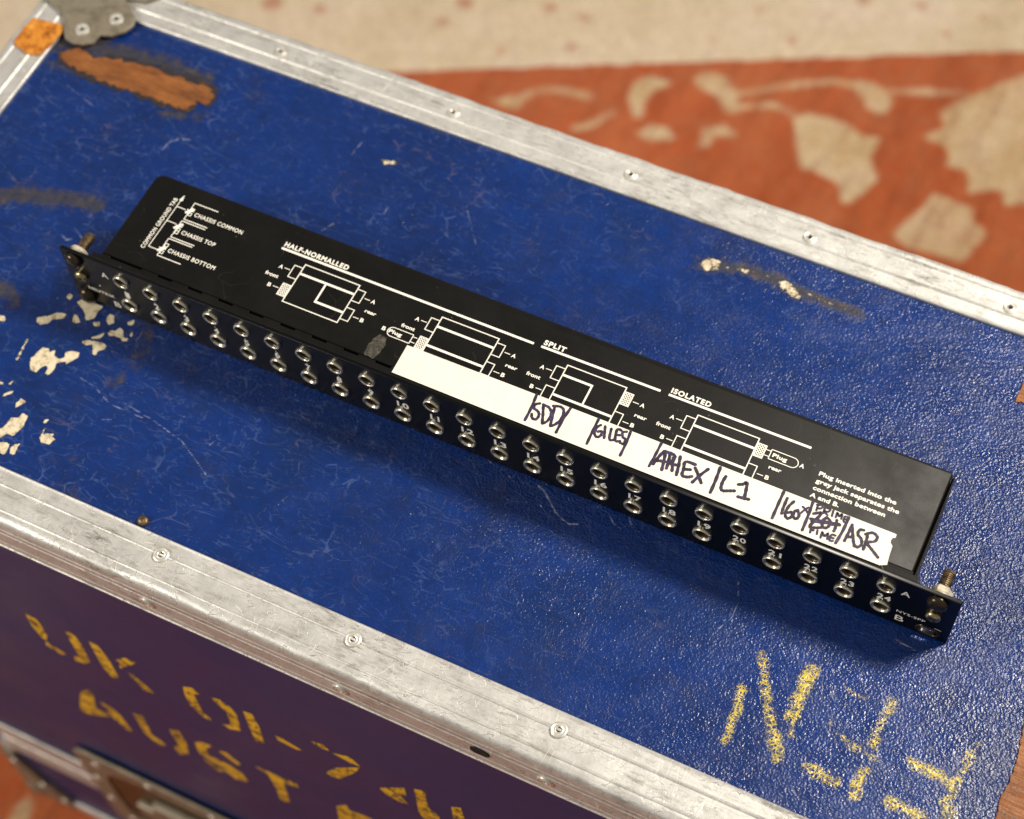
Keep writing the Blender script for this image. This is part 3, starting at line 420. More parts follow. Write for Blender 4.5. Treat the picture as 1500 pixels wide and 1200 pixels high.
# ================================================================== THE ROOM: floor and rug
FLOOR = -624
bm = bmesh.new(); box(bm, -2600, -2600, FLOOR - 30, 3000, 3400, FLOOR)
o = from_bm("floor", bm, None, M['floor']); o['kind'] = 'structure'
def rug_attrs(X, Y):
    mo = np.zeros(X.shape); fi = np.zeros(X.shape); sp = np.zeros(X.shape)
    for p in RUG_MOTIFS: stamp(mo, X, Y, p, lambda x, y, p=p: poly_sd(x, y, p), 8, pad=30)
    for w, p in RUG_VINES: stamp(mo, X, Y, p, lambda x, y, p=p, w=w: stroke_sd(x, y, p, w * .7), 8, pad=30)
    # the same kind of leaf motifs carried on over the unseen part of the rug
    for cx, cy, r in [(620, 500, 60), (700, 250, 45), (820, 520, 70), (640, 20, 55), (-330, -60, 60), (-260, -330, 70), (60, -420, 60), (360, -380, 70), (680, -280, 60), (-480, 160, 60), (560, 640, 40), (900, 200, 60)]:
        n = 14; q = [(cx + r * (1 + .28 * (k % 2)) * math.cos(k * 2 * math.pi / n + cx), cy + r * .8 * (1 + .28 * (k % 2)) * math.sin(k * 2 * math.pi / n + cx)) for k in range(n)]
        stamp(mo, X, Y, q, lambda x, y, q=q: poly_sd(x, y, q), 8, pad=30)
    a, b = np.array(RUG_EDGE[0]), np.array(RUG_EDGE[-1]); d = (b - a) / np.linalg.norm(b - a); n = np.array([-d[1], d[0]])
    s = (X - a[0]) * n[0] + (Y - a[1]) * n[1]
    fi = np.clip(.5 + s / 16, 0, 1) * np.clip(.5 + (760 - s) / 16, 0, 1)
    for r, p in RUG_SPOTS: stamp(sp, X, Y, [p], lambda x, y, p=p, r=r: r * .8 - np.hypot((x - p[0]) * .9, y - p[1]), 9, pad=40)
    rr = np.random.RandomState(3)
    for k in range(60):
        u, w = rr.uniform(-700, 1500), rr.uniform(60, 700); p = a + d * u + n * w
        stamp(sp, X, Y, [tuple(p)], lambda x, y, p=p: 6 - np.hypot(x - p[0], y - p[1]), 9, .8, pad=30)
    return {'motif': mo, 'field': fi, 'spots': sp}
rug = grid("rug", np.arange(-1000, 1501, 6.0), np.arange(-1000, 2001, 6.0), FLOOR + 8, None, M['rug'], rug_attrs)
bm = bmesh.new(); box(bm, -1000, -1000, FLOOR + .5, 1500, 2000, FLOOR + 7.5)
from_bm("rug_backing", bm, rug, M['floor'])
rug['label'] = "terracotta and cream wool rug with faded leaf motifs under the case"; rug['category'] = "rug"

# ================================================================== FLIGHT CASE
X0, X1 = -138.0, 632.0; Y0, Y1 = -133.6, 206.0; ZB = -612.0
case = thing("flight_case", "battered blue flight case with pale aluminium edges and yellow stencilled letters", "flight case", (0, 0, 0))
def top_attrs(X, Y):
    ch = np.zeros(X.shape); ye = np.zeros(X.shape); gr = np.zeros(X.shape)
    for i, p in enumerate(CHIPS[:-1]): stamp(ch, X, Y, p, lambda x, y, p=p: poly_sd(x, y, p) + (1.2 if i > 22 else 0), 2.0, (.54 if i > 22 else 1.0))
    w, a, p = GRIME[6]; stamp(ch, X, Y, p, lambda x, y, p=p: stroke_sd(x, y, p, 7), 3.0, .47)
    w, a, p = GRIME[5]; stamp(ch, X, Y, p, lambda x, y, p=p: stroke_sd(x, y, p, 6), 3.0, .30)
    sf = np.zeros(X.shape)
    for w, p in SCRATCHES: stamp(sf, X, Y, p, lambda x, y, p=p, w=w: stroke_sd(x, y, p, w * .8), 1.2)
    for w, a, p in YELLOW: stamp(ye, X, Y, p, lambda x, y, p=p, w=w: stroke_sd(x, y, p, w * 1.2), 2.4, min(1, a + .1))
    for w, a, p in GRIME: stamp(gr, X, Y, p, lambda x, y, p=p, w=w: stroke_sd(x, y, p, w), 5, a, pad=14)
    return {'chips': ch, 'scuff': sf, 'yellow': ye, 'grime': gr}
top = grid("top_panel", np.arange(-112, 607, .75), np.arange(-107.5, 180, .75), 0.0, case, M['top'], top_attrs)
top['label'] = "worn blue leather-grained top panel with chips and yellow paint"
bm = bmesh.new(); box(bm, X0 + 3, Y0 + 3, -12, X1 - 3, Y1 - 3, -.4); from_bm("lid_core", bm, case, M['dark'])

def extrusion(name, L, parent, wavy=True, flange=27.6, drop=31.0):
    """L-shaped edge extrusion: local x along the edge, +y inwards from the outer face (y=0), z down the side"""
    # (inwards, z) going from the inner lip over the rounded corner and down
    prof = [(flange, -.4), (flange, 1.5), (flange - .5, 1.9), (flange - 1.1, 1.7), (flange - 1.6, 1.5), (flange - 2.6, 1.5), (20.7, 1.5), (19.7, 1.5), (19.35, 1.95), (18.8, 2.25), (18.25, 2.0), (17.9, 1.5), (16.9, 1.5), (8.2, 1.5), (7.3, 1.5), (6.95, 1.9), (6.5, 2.05), (6.05, 1.88), (5.7, 1.46), (4.9, 1.5),
            (4.2, 1.5), (2.8, 1.15), (1.6, .4), (.75, -.7), (.25, -2.0), (.0, -3.6), (-.1, -6.0), (.35, -6.5), (.35, -7.0), (-.1, -7.5), (-.1, -11.2), (.3, -11.6), (.3, -12.4), (-.1, -12.8), (-.1, -14), (-.1, -23), (-.1, -24.0), (.3, -24.5), (.3, -25.1), (-.1, -25.6), (-.1, -drop + 1), (-.6, -drop + .8), (-.7, -drop), (2.5, -drop)]
    if drop < 31: prof = [p for p in prof if p[1] > -drop + 2] + [(-.1, -drop), (2.5, -drop)]
    bm = bmesh.new(); rows = []; n = max(2, int(L / 6)); r = np.random.RandomState(int(L) % 91 + 5)
    wob = np.convolve(r.normal(0, 1, n + 9), np.ones(5) / 5, 'same')[4:-4] if n > 8 else np.zeros(n + 1)
    fine = r.normal(0, 1, n + 1)
    for i in range(n + 1):
        row = []
        for y, z in prof:
            k = max(0, 1 - math.hypot(y - 1.6, z - .2) / 7) if wavy else 0
            j = (wob[min(i, len(wob) - 1)] * .42 + fine[i] * .10) * k
            row.append(bm.verts.new(V(L * i / n, y + j, z - j * .8)))
        rows.append(row)
    for A, B in zip(rows, rows[1:]):
        for k in range(len(prof) - 1): bm.faces.new((A[k], B[k], B[k + 1], A[k + 1]))
    bmesh.ops.recalc_face_normals(bm, faces=bm.faces)
    me = bpy.data.meshes.new(name); bm.to_mesh(me); bm.free()
    for p in me.polygons: p.use_smooth = True
    me.set_sharp_from_angle(angle=math.radians(32))
    return me
def place(me, name, parent, mat, loc, rz, label=None):
    o = link(name, me, parent, mat if not me.materials else None, loc); o.rotation_euler = (0, 0, rz)
    if label: o['label'] = label
    return o
LX = X1 - X0
strip = extrusion("edge_strip", LX, case)
place(strip, "edge_strip", case, M['alu'], (X0, Y0, 0), 0, "near aluminium edge strip with grooves and dented corner")
place(strip, "edge_strip", case, None, (X1, Y1, 0), math.pi)
short = extrusion("edge_strip", Y1 - Y0 - 2 * 27.8, case)
place(short, "edge_strip", case, M['alu'], (X0, Y1 - 27.8, -.15), -math.pi / 2)
place(short, "edge_strip", case, None, (X1, Y0 + 27.8, -.15), math.pi / 2)

# pop rivets of the strips
def rivet_mesh(r=4.1):
    bm = bmesh.new()
    lathe(bm, [(0, -.6), (1.25, -.5), (1.45, .75), (1.85, 1.0), (2.3, .72), (2.7, .75), (r - .7, 1.0), (r - .2, .75), (r, .2), (r + .05, -.3)], 24, 'z')
    bmesh.ops.recalc_face_normals(bm, faces=bm.faces)
    me = bpy.data.meshes.new("rivet"); bm.to_mesh(me); bm.free(); me.materials.append(M['rivet'])
    for p in me.polygons: p.use_smooth = True
    me.set_sharp_from_angle(angle=math.radians(40)); return me
RIV = rivet_mesh()
bm = bmesh.new(); lathe(bm, [(0, 0), (1.36, 0)], 16, 'z'); HOLE = bpy.data.meshes.new("rivet_hole"); bm.to_mesh(HOLE); bm.free(); HOLE.materials.append(M['dark'])
def rivet(parent, loc, rot=(0, 0, 0), hole=True, scale=1.0):
    o = link("rivet", RIV, parent, None, loc); o.rotation_euler = rot; o.scale = (scale,) * 3
    if hole:
        h = link("rivet_hole", HOLE, o, None, (0, 0, .1))
    return o
for x in (12.5, 121.4, 228.5, 336.3, 444.5, 552):
    rivet(case, (x, -115.0, 1.75), (rng.uniform(-.04, .04), rng.uniform(-.04, .04), 0))
for x in (15.8, 128.2, 237.1, 341.4, 451.7, 560): rivet(case, (x, 191.8, 1.6), scale=.9)
for y in (-60, 22, 68): rivet(case, (-124, y, 1.5), scale=.9)
for x in (12, 119.8, 228.9, 337.5, 446, 555): rivet(case, (x, Y0 - .2, -18), (math.pi / 2, 0, 0), hole=True, scale=1.05)
# the popped rivet: dark empty torn hole
bm = bmesh.new(); lathe(bm, [(0, 0), (1.6, -.1), (3.2, .3), (3.9, .55), (4.3, .1)], 9, 'z')
for v in bm.verts: v.co.x *= 1.25; v.co.y *= .9; v.co += Vector((rng.uniform(-.3, .3), rng.uniform(-.3, .3), rng.uniform(-.2, .3))) * S
o = from_bm("torn_rivet", bm, case, M['dark'], (303.7, Y0 - .35, -17)); o.rotation_euler = (math.pi / 2, .15, 0); o['label'] = "broken off rivet leaving a dark torn hole in the near strip"

# side panels
def slab(name, x0, y0, z0, x1, y1, z1, mat, label=None):
    bm = bmesh.new(); box(bm, x0, y0, z0, x1, y1, z1); o = from_bm(name, bm, case, mat)
    if label: o['label'] = label
    return o
TZ0, TZ1 = -446.0, -502.0                     # mating strips between lid and base
front = slab("front_panel", X0 + 2, Y0 + .9, TZ0 - 6, X1 - 2, Y0 + 9, -20, M['side'], "dark blue front panel with yellow stencil letters")
slab("side_panel", X0 + .9, Y0 + 9.2, TZ0 - 6, X0 + 9, Y1 - 9.2, -20, M['side']); slab("side_panel", X1 - 9, Y0 + 9.2, TZ0 - 6, X1 - .9, Y1 - 9.2, -20, M['side'])
slab("back_panel", X0 + 2, Y1 - 9, TZ0 - 6, X1 - 2, Y1 - .9, -20, M['side'])
slab("lower_front_panel", X0 + 2, Y0 + .9, ZB + 4, X1 - 2, Y0 + 9, TZ1 + 6, M['side'])
slab("lower_side_panel", X0 + .9, Y0 + 9.2, ZB + 4, X0 + 9, Y1 - 9.2, TZ1 + 6, M['side']); slab("lower_side_panel", X1 - 9, Y0 + 9.2, ZB + 4, X1 - .9, Y1 - 9.2, TZ1 + 6, M['side'])
slab("lower_back_panel", X0 + 2, Y1 - 9, ZB + 4, X1 - 2, Y1 - .9, TZ1 + 6, M['side'])
slab("bottom_panel", X0 + 4, Y0 + 4, ZB, X1 - 4, Y1 - 4, ZB + 3.5, M['side'])
# trim strips
def trim(z0, z1, proud, name="trim_strip"):
    for nm, a in (("f", (X0 + 14, Y0 - proud, X1 - 14, Y0 + .7)), ("b", (X0 + 14, Y1 - .7, X1 - 14, Y1 + proud)), ("l", (X0 - proud, Y0 + 14, X0 + .7, Y1 - 14)), ("r", (X1 - .7, Y0 + 14, X1 + proud, Y1 - 14))):
        bm = bmesh.new(); box(bm, a[0], a[1], z1, a[2], a[3], z0, .7, 2); from_bm(name, bm, case, M['alu'], smooth=False)
trim(TZ0, -472.5, 1.0); trim(-474.5, TZ1, 1.4); trim(-596, ZB, 1.8, "bottom_strip")
# vertical corner strips
for cx, cy, sx, sy in ((X0, Y0, 1, 1), (X1, Y0, -1, 1), (X0, Y1, 1, -1), (X1, Y1, -1, -1)):
    for z0, z1 in ((-31.5, TZ0 + .3), (TZ1 - .3, -522)):
        bm = bmesh.new()
        o_, i_, w = -.6, 1.0, 12.0
        pts = [(o_, w), (o_, 4), (.5, 1.2), (1.2, .5), (4, o_), (w, o_), (w, i_), (4, i_), (1.6, 1.6), (i_, 4), (i_, w)]
        lo = [bm.verts.new(V(cx + sx * a, cy + sy * b, z1)) for a, b in pts]; hi = [bm.verts.new(V(cx + sx * a, cy + sy * b, z0)) for a, b in pts]
        for k in range(len(pts)): j = (k + 1) % len(pts); bm.faces.new((lo[k], lo[j], hi[j], hi[k]))
        bm.faces.new(lo); bm.faces.new(hi); from_bm("corner_strip", bm, case, M['alu'])
# bottom corner castings and top ball corners
def casting(cx, cy, sx, sy):
    bm = bmesh.new()
    # a bent plate: two lobed wings on the faces, ball at the corner
    for ax in (0, 1):
        pts = [(0, -520), (9, -523), (14, -534), (22, -560), (34, -580), (42, -590), (44, -600), (40, -612), (0, -614)]
        for d0, d1 in ((3.0, .4),):
            def P3(a, z, d):
                return V(cx + sx * a, cy - sy * d, z) if ax == 0 else V(cx - sx * d, cy + sy * a, z)
            A = [bm.verts.new(P3(a, z, d0)) for a, z in pts]; B = [bm.verts.new(P3(a, z, -.6)) for a, z in pts]
            bm.faces.new(A); bm.faces.new(B)
            for k in range(len(pts)): j = (k + 1) % len(pts); bm.faces.new((A[k], A[j], B[j], B[k]))
    bmesh.ops.create_uvsphere(bm, u_segments=20, v_segments=12, radius=15 * S, matrix=Matrix.Translation(V(cx + sx * 8, cy + sy * 8, -598)))
    o = from_bm("corner_casting", bm, case, M['steel'], smooth=True, angle=35)
    for a, z in ((8, -535), (22, -575), (36, -597)): rivet(o, (cx + sx * a, cy - sy * 3.2, z), (math.pi / 2 if sy > 0 else -math.pi / 2, 0, 0), False, .8)
for a in ((X0, Y0, 1, 1), (X1, Y0, -1, 1), (X0, Y1, 1, -1), (X1, Y1, -1, -1)): casting(*a)

def top_corner(cx, cy, sx, sy):
    # outline in corner coordinates, mirrored to each corner
    o2 = [(4.2, 34.8)] + [(x - X0, Y1 - y) for x, y in PLATE[1:]] + [(63, 13), (70, 4), (60, -1), (0, -1), (-1, 0), (-1, 30)]
    pts = [(cx + sx * a, cy - sy * -b * -1 if False else cy + sy * b) for a, b in o2]
    me = curve_mesh("corner_plate", [pts], extrude=.7, bevel=.5)
    o = link("corner_plate", me, case, M['steel'], (0, 0, 3.3))
    o['label'] = "dull grey lobed corner plate with two rivets"
    bm = bmesh.new(); bmesh.ops.create_uvsphere(bm, u_segments=24, v_segments=16, radius=17 * S, matrix=Matrix.Translation(V(cx + sx * 8, cy + sy * 8, -6)))
    from_bm("ball_corner", bm, o, M['steel'], loc=(0, 0, -3.3), smooth=True)
    for x, y in PLATE_RIVETS:
        a, b = x - X0, Y1 - y; rivet(o, (cx + sx * a, cy + sy * b, 1.3), hole=True, scale=1.08)
    rivet(o, (cx + sx * 20, cy + sy * 20, 1.3), scale=1.0)
for a in ((X0, Y1, 1, -1), (X1, Y1, -1, -1), (X0, Y0, 1, 1), (X1, Y0, -1, 1)): top_corner(*a)

# stencilled letters on the front panel
for p in STENCIL:
    ink = Ink(lambda a, b, k: (a, Y0 + .78, b)); ink.poly(p); ink.build("stencil_stroke", front, M['stencil'])
# recessed butterfly latch
def latch(cx):
    cz = -472.0; w, h = 88.0, 77.0
    out = []
    for sx, sz in ((1, 1), (-1, 1), (-1, -1), (1, -1)):
        a0 = {(1, 1): 0, (-1, 1): 90, (-1, -1): 180, (1, -1): 270}[(sx, sz)]
        for k in range(6): a = math.radians(a0 + 18 * k); out.append((cx + sx * (w - 12) + 12 * math.cos(a), cz + sz * (h - 12) + 12 * math.sin(a)))
    hole = [(cx + (w - 17) * math.copysign(abs(math.cos(a)) ** .5, math.cos(a)), cz + (h - 17) * math.copysign(abs(math.sin(a)) ** .5, math.sin(a))) for a in [2 * math.pi * k / 32 for k in range(32)]]
    me = curve_mesh("latch", [out, hole], extrude=.7, bevel=.5)
    o = link("latch", me, case, M['steel']); o.rotation_euler = (math.pi / 2, 0, 0); o.location = (0, (Y0 - 2.7) * S, 0)
    o['label'] = "dull metal recessed butterfly latch on the front"
    inv = o.matrix_basis.inverted()
    def sub(name, bm, mat, **k):
        s = from_bm(name, bm, o, mat, **k); s.matrix_parent_inverse = inv; return s
    bm = bmesh.new(); n = len(hole)
    A = [bm.verts.new(V(a, Y0 - 2.4, z)) for a, z in hole]; B = [bm.verts.new(V(cx + (a - cx) * .86, Y0 - 1.7, cz + (z - cz) * .86)) for a, z in hole]
    for k in range(n): j = (k + 1) % n; bm.faces.new((A[k], A[j], B[j], B[k]))
    bm.faces.new(B); sub("latch_dish", bm, M['thread'], smooth=True, angle=30)
    bm = bmesh.new(); box(bm, cx - 30, Y0 - 9, cz - 34, cx + 30, Y0 - 1.8, cz + 34, 2, 3); box(bm, cx - 48, Y0 - 8, cz - 10, cx - 30.3, Y0 - 1.8, cz + 14, 2, 2); sub("latch_body", bm, M['steel'])
    bm = bmesh.new(); lathe(bm, [(0, -14), (9, -13.6), (11, -12), (11, -9.1)], 20, 'y', (cx, Y0, cz)); box(bm, cx - 24, Y0 - 17, cz - 3, cx + 24, Y0 - 13.7, cz + 3, 1, 2); sub("butterfly_handle", bm, M['rivet'], smooth=True, angle=35)
    for a in range(12):
        t_ = 2 * math.pi * a / 12 + .26; px = cx + (w - 8) * max(-1, min(1, 1.25 * math.cos(t_))); pz = cz + (h - 8) * max(-1, min(1, 1.25 * math.sin(t_)))
        r = rivet(o, (px, Y0 - 3.7, pz), (math.pi / 2, 0, 0), False, .85); r.matrix_parent_inverse = inv
latch(51.0); latch(443.0)

# tape residue, glue and crumbs stuck on the case
o = patch("tape_residue", RUST[0], .25, .35, case, M['residue'], 1.5, sub=6); o['label'] = "brown strip of old tape residue near the corner plate"
FR = [(RUST[0][k % len(RUST[0])][0], RUST[0][k % len(RUST[0])][1]) for k in range(len(RUST[0]))]
cxr = sum(p[0] for p in FR) / len(FR); cyr = sum(p[1] for p in FR) / len(FR)
o = patch("tape_residue", [(cxr + (x - cxr) * 1.05, cyr + (y - cyr) * 1.32) for x, y in FR], .12, .15, case, M['fringe'], 1.8, sub=6); o['label'] = "dark sticky fringe round the brown tape residue"
o = patch("tape_residue", TAPE_RIGHT, .5, .8, case, M['residue'], .5, sub=5); o['label'] = "ribbed orange tape remnant at the right end of the top"
o = patch("tape_residue", TAPE_RIGHT2, .5, .8, case, M['residue'], .4, sub=4); o['label'] = "small torn corner of orange tape near the far strip"
bm = bmesh.new(); bmesh.ops.create_icosphere(bm, subdivisions=3, radius=3.0 * S, matrix=Matrix.Translation(V(CHIPS[-1][1][0] + 1.5, CHIPS[-1][1][1] - 2.5, .6)))
for v in bm.verts: v.co += v.normal * float(rng.uniform(-.25, .25)) * S; v.co.z = max(-.2 * S, v.co.z * .75)
o = from_bm("dried_glue_blob", bm, case, M['thread'], smooth=True); o['label'] = "small brown dried glue blob beside the near strip"
o = patch("glue_residue", TAPE_STRIP, 2.3, 1.0, case, M['amber'], .5, sub=4); o['label'] = "amber glue residue on the left edge strip"

# ================================================================== PATCH BAY
bay = thing("patch_bay", "black rack patch bay with two rows of jacks and a handwritten label strip", "patch bay", (0, 0, 0))

JX = [35.55 + 17.965 * k for k in range(24)]; JA, JB = 34.4, 12.9
def circ(cx, cz, r, n=28, sx=1.0): return [(cx + r * sx * math.cos(-2 * math.pi * k / n), cz + r * math.sin(-2 * math.pi * k / n)) for k in range(n)]
def slot(cx, cz, r, half):
    return [(cx + half + r * math.cos(a), cz + r * math.sin(a)) for a in [-math.pi / 2 + math.pi * k / 8 for k in range(9)]] + [(cx - half + r * math.cos(a), cz + r * math.sin(a)) for a in [math.pi / 2 + math.pi * k / 8 for k in range(9)]]
outer = [(.6, .2), (482.0, .2), (482.5, .7), (482.5, 43.4), (482.0, 43.9), (.6, 43.9), (.1, 43.4), (.1, .7)]
me = curve_mesh("front_panel", [outer] + [circ(x, z, 3.9) for x in JX for z in (JA, JB)] + [slot(472.6, 5.6, 3.0, 2.1), slot(7.8, 6.2, 3.0, 1.6)], extrude=.8, bevel=.2)
fp = link("front_panel", me, bay, M['gloss']); fp.rotation_euler = (math.pi / 2, 0, 0); fp.location = (0, 1.0 * S, 0)
# folded top flange with the row of tabs that bridge to the cover
bm = bmesh.new(); box(bm, 17.5, 1.9, 42.6, 461.5, 5.3, 44.0, .35, 2)
e_ = 29.0
tabs = [(22.6, 27.6)] + [(38.0 + 17.965 * k + 8.5, 38.0 + 17.965 * (k + 1)) for k in range(22)] + [(442.8, 457.8)]
for a, b in tabs:
    if a < b: box(bm, a, 5.1, 42.7, b, 6.45, 43.9, .1, 1)
for k in range(23):                                   # small bright folds beside each slot
    pass
from_bm("top_flange", bm, bay, M['black'])
bm = bmesh.new(); box(bm, 17.5, 1.9, .4, 461.5, 8, 1.6); from_bm("bottom_flange", bm, bay, M['black'])
# cover: lid with rounded far left corner, built as an outline with depth
def cover():
    r = 4.5; L, R, F_, B_ = 22.3, 457.6, 6.5, 62.6
    arc = lambda cx, cy, a0, rr: [(cx + rr * math.cos(math.radians(a0 + 15 * k)), cy + rr * math.sin(math.radians(a0 + 15 * k))) for k in range(7)]
    pts = [(L, F_), (R, F_)] + arc(R - .8, B_ - .8, 0, .8) + arc(L + r, B_ - r, 90, r)
    bm = bmesh.new(); lv = [(0, .8), (0, 42.9), (.12, 43.6), (.5, 44.15), (1.1, 44.4)]
    rows = []
    cx, cy = (L + R) / 2, (F_ + B_) / 2
    for ins, z in lv:
        rows.append([bm.verts.new(V(x + (ins if x < cx else -ins), y + (0 if y < cy else -ins), z)) for x, y in pts])
    for A, B in zip(rows, rows[1:]):
        for k in range(len(pts)): j = (k + 1) % len(pts); bm.faces.new((A[k], A[j], B[j], B[k]))
    bm.faces.new(rows[-1]); bm.faces.new(rows[0])
    return from_bm("top_cover", bm, bay, M['black'], smooth=True, angle=50)
cov = cover()
bm = bmesh.new(); box(bm, 458.7, 5.0, .6, 459.3, 62.0, 43.3, .15, 1); from_bm("chassis", bm, bay, M['black'])
bm = bmesh.new(); box(bm, 457.8, 5.5, .7, 458.6, 62, 40.5); box(bm, 23, 5.4, .7, 457, 6.4, 40.8); from_bm("chassis_gap", bm, bay, M['dark'])

# --- printed diagrams on the cover
ZC = 44.43
def top3(a, b, k): return (a, b, ZC + k)
def hatch(ink, x0, y0, x1, y1):
    ink.frame(x0, y0, x1, y1, .38); step = 1.45; w, h = x1 - x0, y1 - y0
    for sgn in (1, -1):
        c = -h
        while c < w + h:
            # line y = sgn*(x - x0 - c), clipped to the rectangle
            pts = []
            for x in (x0, x1):
                y = (x - x0 - c) if sgn > 0 else h - (x - x0 - c)
                if 0 <= y <= h: pts.append((x, y0 + y))
            for y in (0, h):
                x = x0 + c + (y if sgn > 0 else h - y)
                if x0 < x < x1: pts.append((x, y0 + y))
            if len(pts) >= 2 and (Vector(pts[0]) - Vector(pts[1])).length > .5: ink.line(pts[0], pts[1], .38)
            c += step
def diagram(x0, kind):
    ink = Ink(top3); w = .55; x1 = x0 + 31.4; yt, yb = 42.2, 17.9; bw = 1.25
    ink.frame(x0, yb, x1, yt, w)
    ua, ub = 36.15, 24.25
    fb_h = kind in ('half', 'half_plug'); ra_h = kind in ('split', 'isolated')
    ink.frame(x0 - 4.8, 32.2, x0 - w / 2, 39.7, w * .85, right=0)
    if fb_h: hatch(ink, x0 - 4.8, 20.5, x0 - .35, 27.8)
    else: ink.frame(x0 - 4.8, 20.4, x0 - w / 2, 27.7, w * .85, right=0)
    if ra_h: hatch(ink, x1 + .35, 32.6, x1 + 4.8, 39.9)
    else: ink.frame(x1 + w / 2, 32.4, x1 + 4.7, 39.7, w * .85, left=0)
    ink.frame(x1 + w / 2, 20.5, x1 + 4.6, 27.8, w * .85, left=0)
    if kind == 'half':
        ink.rect(x0 + w / 2, ua - bw / 2, x1 - w / 2, ua + bw / 2); ink.rect(x0 + 14.9, ub + bw / 2, x0 + 15.9, ua - bw / 2); ink.rect(x0 + 14.9, ub - bw / 2, x1 - w / 2, ub + bw / 2)
    elif kind == 'split':
        ink.rect(x0 + w / 2, ua - bw / 2, x0 + 16.2, ua + bw / 2); ink.rect(x0 + 15.3, ub + bw / 2, x0 + 16.2, ua - bw / 2); ink.rect(x0 + w / 2, ub - bw / 2, x1 - w / 2, ub + bw / 2)
    else:
        for u in (ua, ub): ink.rect(x0 + w / 2, u - bw / 2, x1 - w / 2, u + bw / 2)
    def plug(xa, xb, side):
        yc = 24.15 if side < 0 else 36.35
        h = 2.65; n = 10
        arc = [(xb + side * h * math.cos(a), yc + h * math.sin(a)) for a in [-math.pi / 2 + math.pi * k / n for k in range(n + 1)]]
        arc = [(xa, yc - h)] + arc + [(xa, yc + h)]
        for p, q in zip(arc, arc[1:]): ink.line(p, q, .42)
        ink.line(arc[0], arc[-1], .42)
        tip = xa - side * 2.5
        for d in (-1.55, 1.55): ink.line((xa, yc + d), (tip, yc + d), .4)
        ink.text("Plug", (xb - 2.0 if side < 0 else xa + 1.3), yc - .95, 2.0, 7.2, .03)
    ink.text("A", x0 - 11.9, 35.0, 2.1, 2.3, .03); ink.rect(x0 - 8.8, 35.85, x0 - 5.6, 36.25)
    if kind == 'half_plug':
        plug(x0 - 8.1, x0 - 18.6, -1); ink.text("B", x0 - 24.4, 23.2, 2.1, 1.9, .03); ink.text("front", x0 - 16.4, 28.8, 1.95, 7.4, .03)
    else:
        ink.text("B", x0 - 11.8, 23.0, 2.1, 1.9, .03); ink.rect(x0 - 8.8, 23.85, x0 - 5.6, 24.25); ink.text("front", x0 - 16.4, 29.0, 1.95, 7.4, .03)
    if kind == 'isolated':
        plug(x1 + 7.6, x1 + 18.9, 1); ink.text("A", x1 + 22.4, 35.4, 2.1, 2.3, .03)
    else:
        ink.text("A", x1 + 9.8, 35.0, 2.1, 2.3, .03); ink.rect(x1 + 5.9, 35.85, x1 + 9.0, 36.25)
    ink.text("B", x1 + 9.9, 22.9, 2.1, 1.9, .03); ink.rect(x1 + 5.8, 23.85, x1 + 8.9, 24.25); ink.text("rear", x1 + 9.6, 28.9, 1.85, 6.2, .03)
    ink.build("printed_diagram", cov, M['print'])
diagram(122.3, 'half'); diagram(200.3, 'half_plug'); diagram(268.9, 'split'); diagram(337.5, 'isolated')
ink = Ink(top3)
for body, x0, x1, y0, y1, tw in (("HALF-NORMALLED", 106.0, 248.4, 46.4, 46.75, 37.0), ("SPLIT", 252.5, 315.8, 46.75, 47.25, 11.6), ("ISOLATED", 320.2, 392.9, 47.0, 47.45, 20.4)):
    ink.line((x0, y0), (x1, y1), 1.25); ink.text(body, x0 + .4, y0 + 1.55, 2.65, tw, .04, 1.2)
ink.build("printed_heading", cov, M['print'])
ink = Ink(top3)
for body, x, y, w in (("Plug inserted into the", 401.1, 35.3, 37.8), ("grey jack separates the", 401.1, 31.25, 40.6), ("connection between", 401.2, 27.2, 35.2), ("A and B.", 401.2, 23.15, 14.2)): ink.text(body, x, y, 2.15, w, .03)
ink.build("printed_note", cov, M['print'])
ink = Ink(top3)                                # ground diagram at the left end
ink.text("COMMON GROUND TAB", 40.9, 17.3, 2.2, 34.3, .018, 1.12, rot=True)
ink.line((42.4, 19.4), (42.7, 52.6), .42); ink.poly([(41.7, 51.2), (43.7, 51.2), (42.9, 55.2)])
for y in (19.4, 37.3, 47.2): ink.rect(42.6, y - .22, 48.2, y + .22)
for (x, yt, yb, lab, lw) in ((50.3, 52.8, 41.6, "CHASSIS COMMON", 28.7), (49.9, 40.2, 29.1, "CHASSIS TOP", 20.0), (49.4, 27.8, 16.3, "CHASSIS BOTTOM", 27.8)):
    ink.rect(x, yt - .25, x + 14.2, yt + .25); ink.rect(x, yb - .25, x + 14.2, yb + .25); ink.line((x + .1, yb), (x + .1, yt), .45)
    ink.text(lab, x + 3.8, (yt + yb) / 2 - 1.9, 2.3, lw, .018, 1.15)
for x, y, o3 in ((50.3, 47.2, 0), (49.9, 36.2, 1.6), (49.4, 20.6, -1.6)):
    ink.frame(x + .5, y + .3, x + 2.2, y + 2.0, .42); ink.frame(x + .5, y - 2.6, x + 2.2, y - .9, .42)
    ink.line((x - 1.6, y - 1.6), (x + 1.9, y + 1.9 + o3 * .3), .9); ink.line((x - 1.2, y - 2.0), (x + 2.0, y + .8), .7); ink.line((x - 1.4, y + .4), (x + 1.5, y + .4), .6); ink.line((x + .6, y - 2), (x + .6, y + 2.2), .8)
ink.rect(50.0, 31.0, 50.4, 34.5); ink.frame(50.5, 31.8, 52.2, 33.6, .42); ink.frame(50.0, 22.6, 51.8, 24.4, .42)
ink.build("printed_ground_diagram", cov, M['print'])
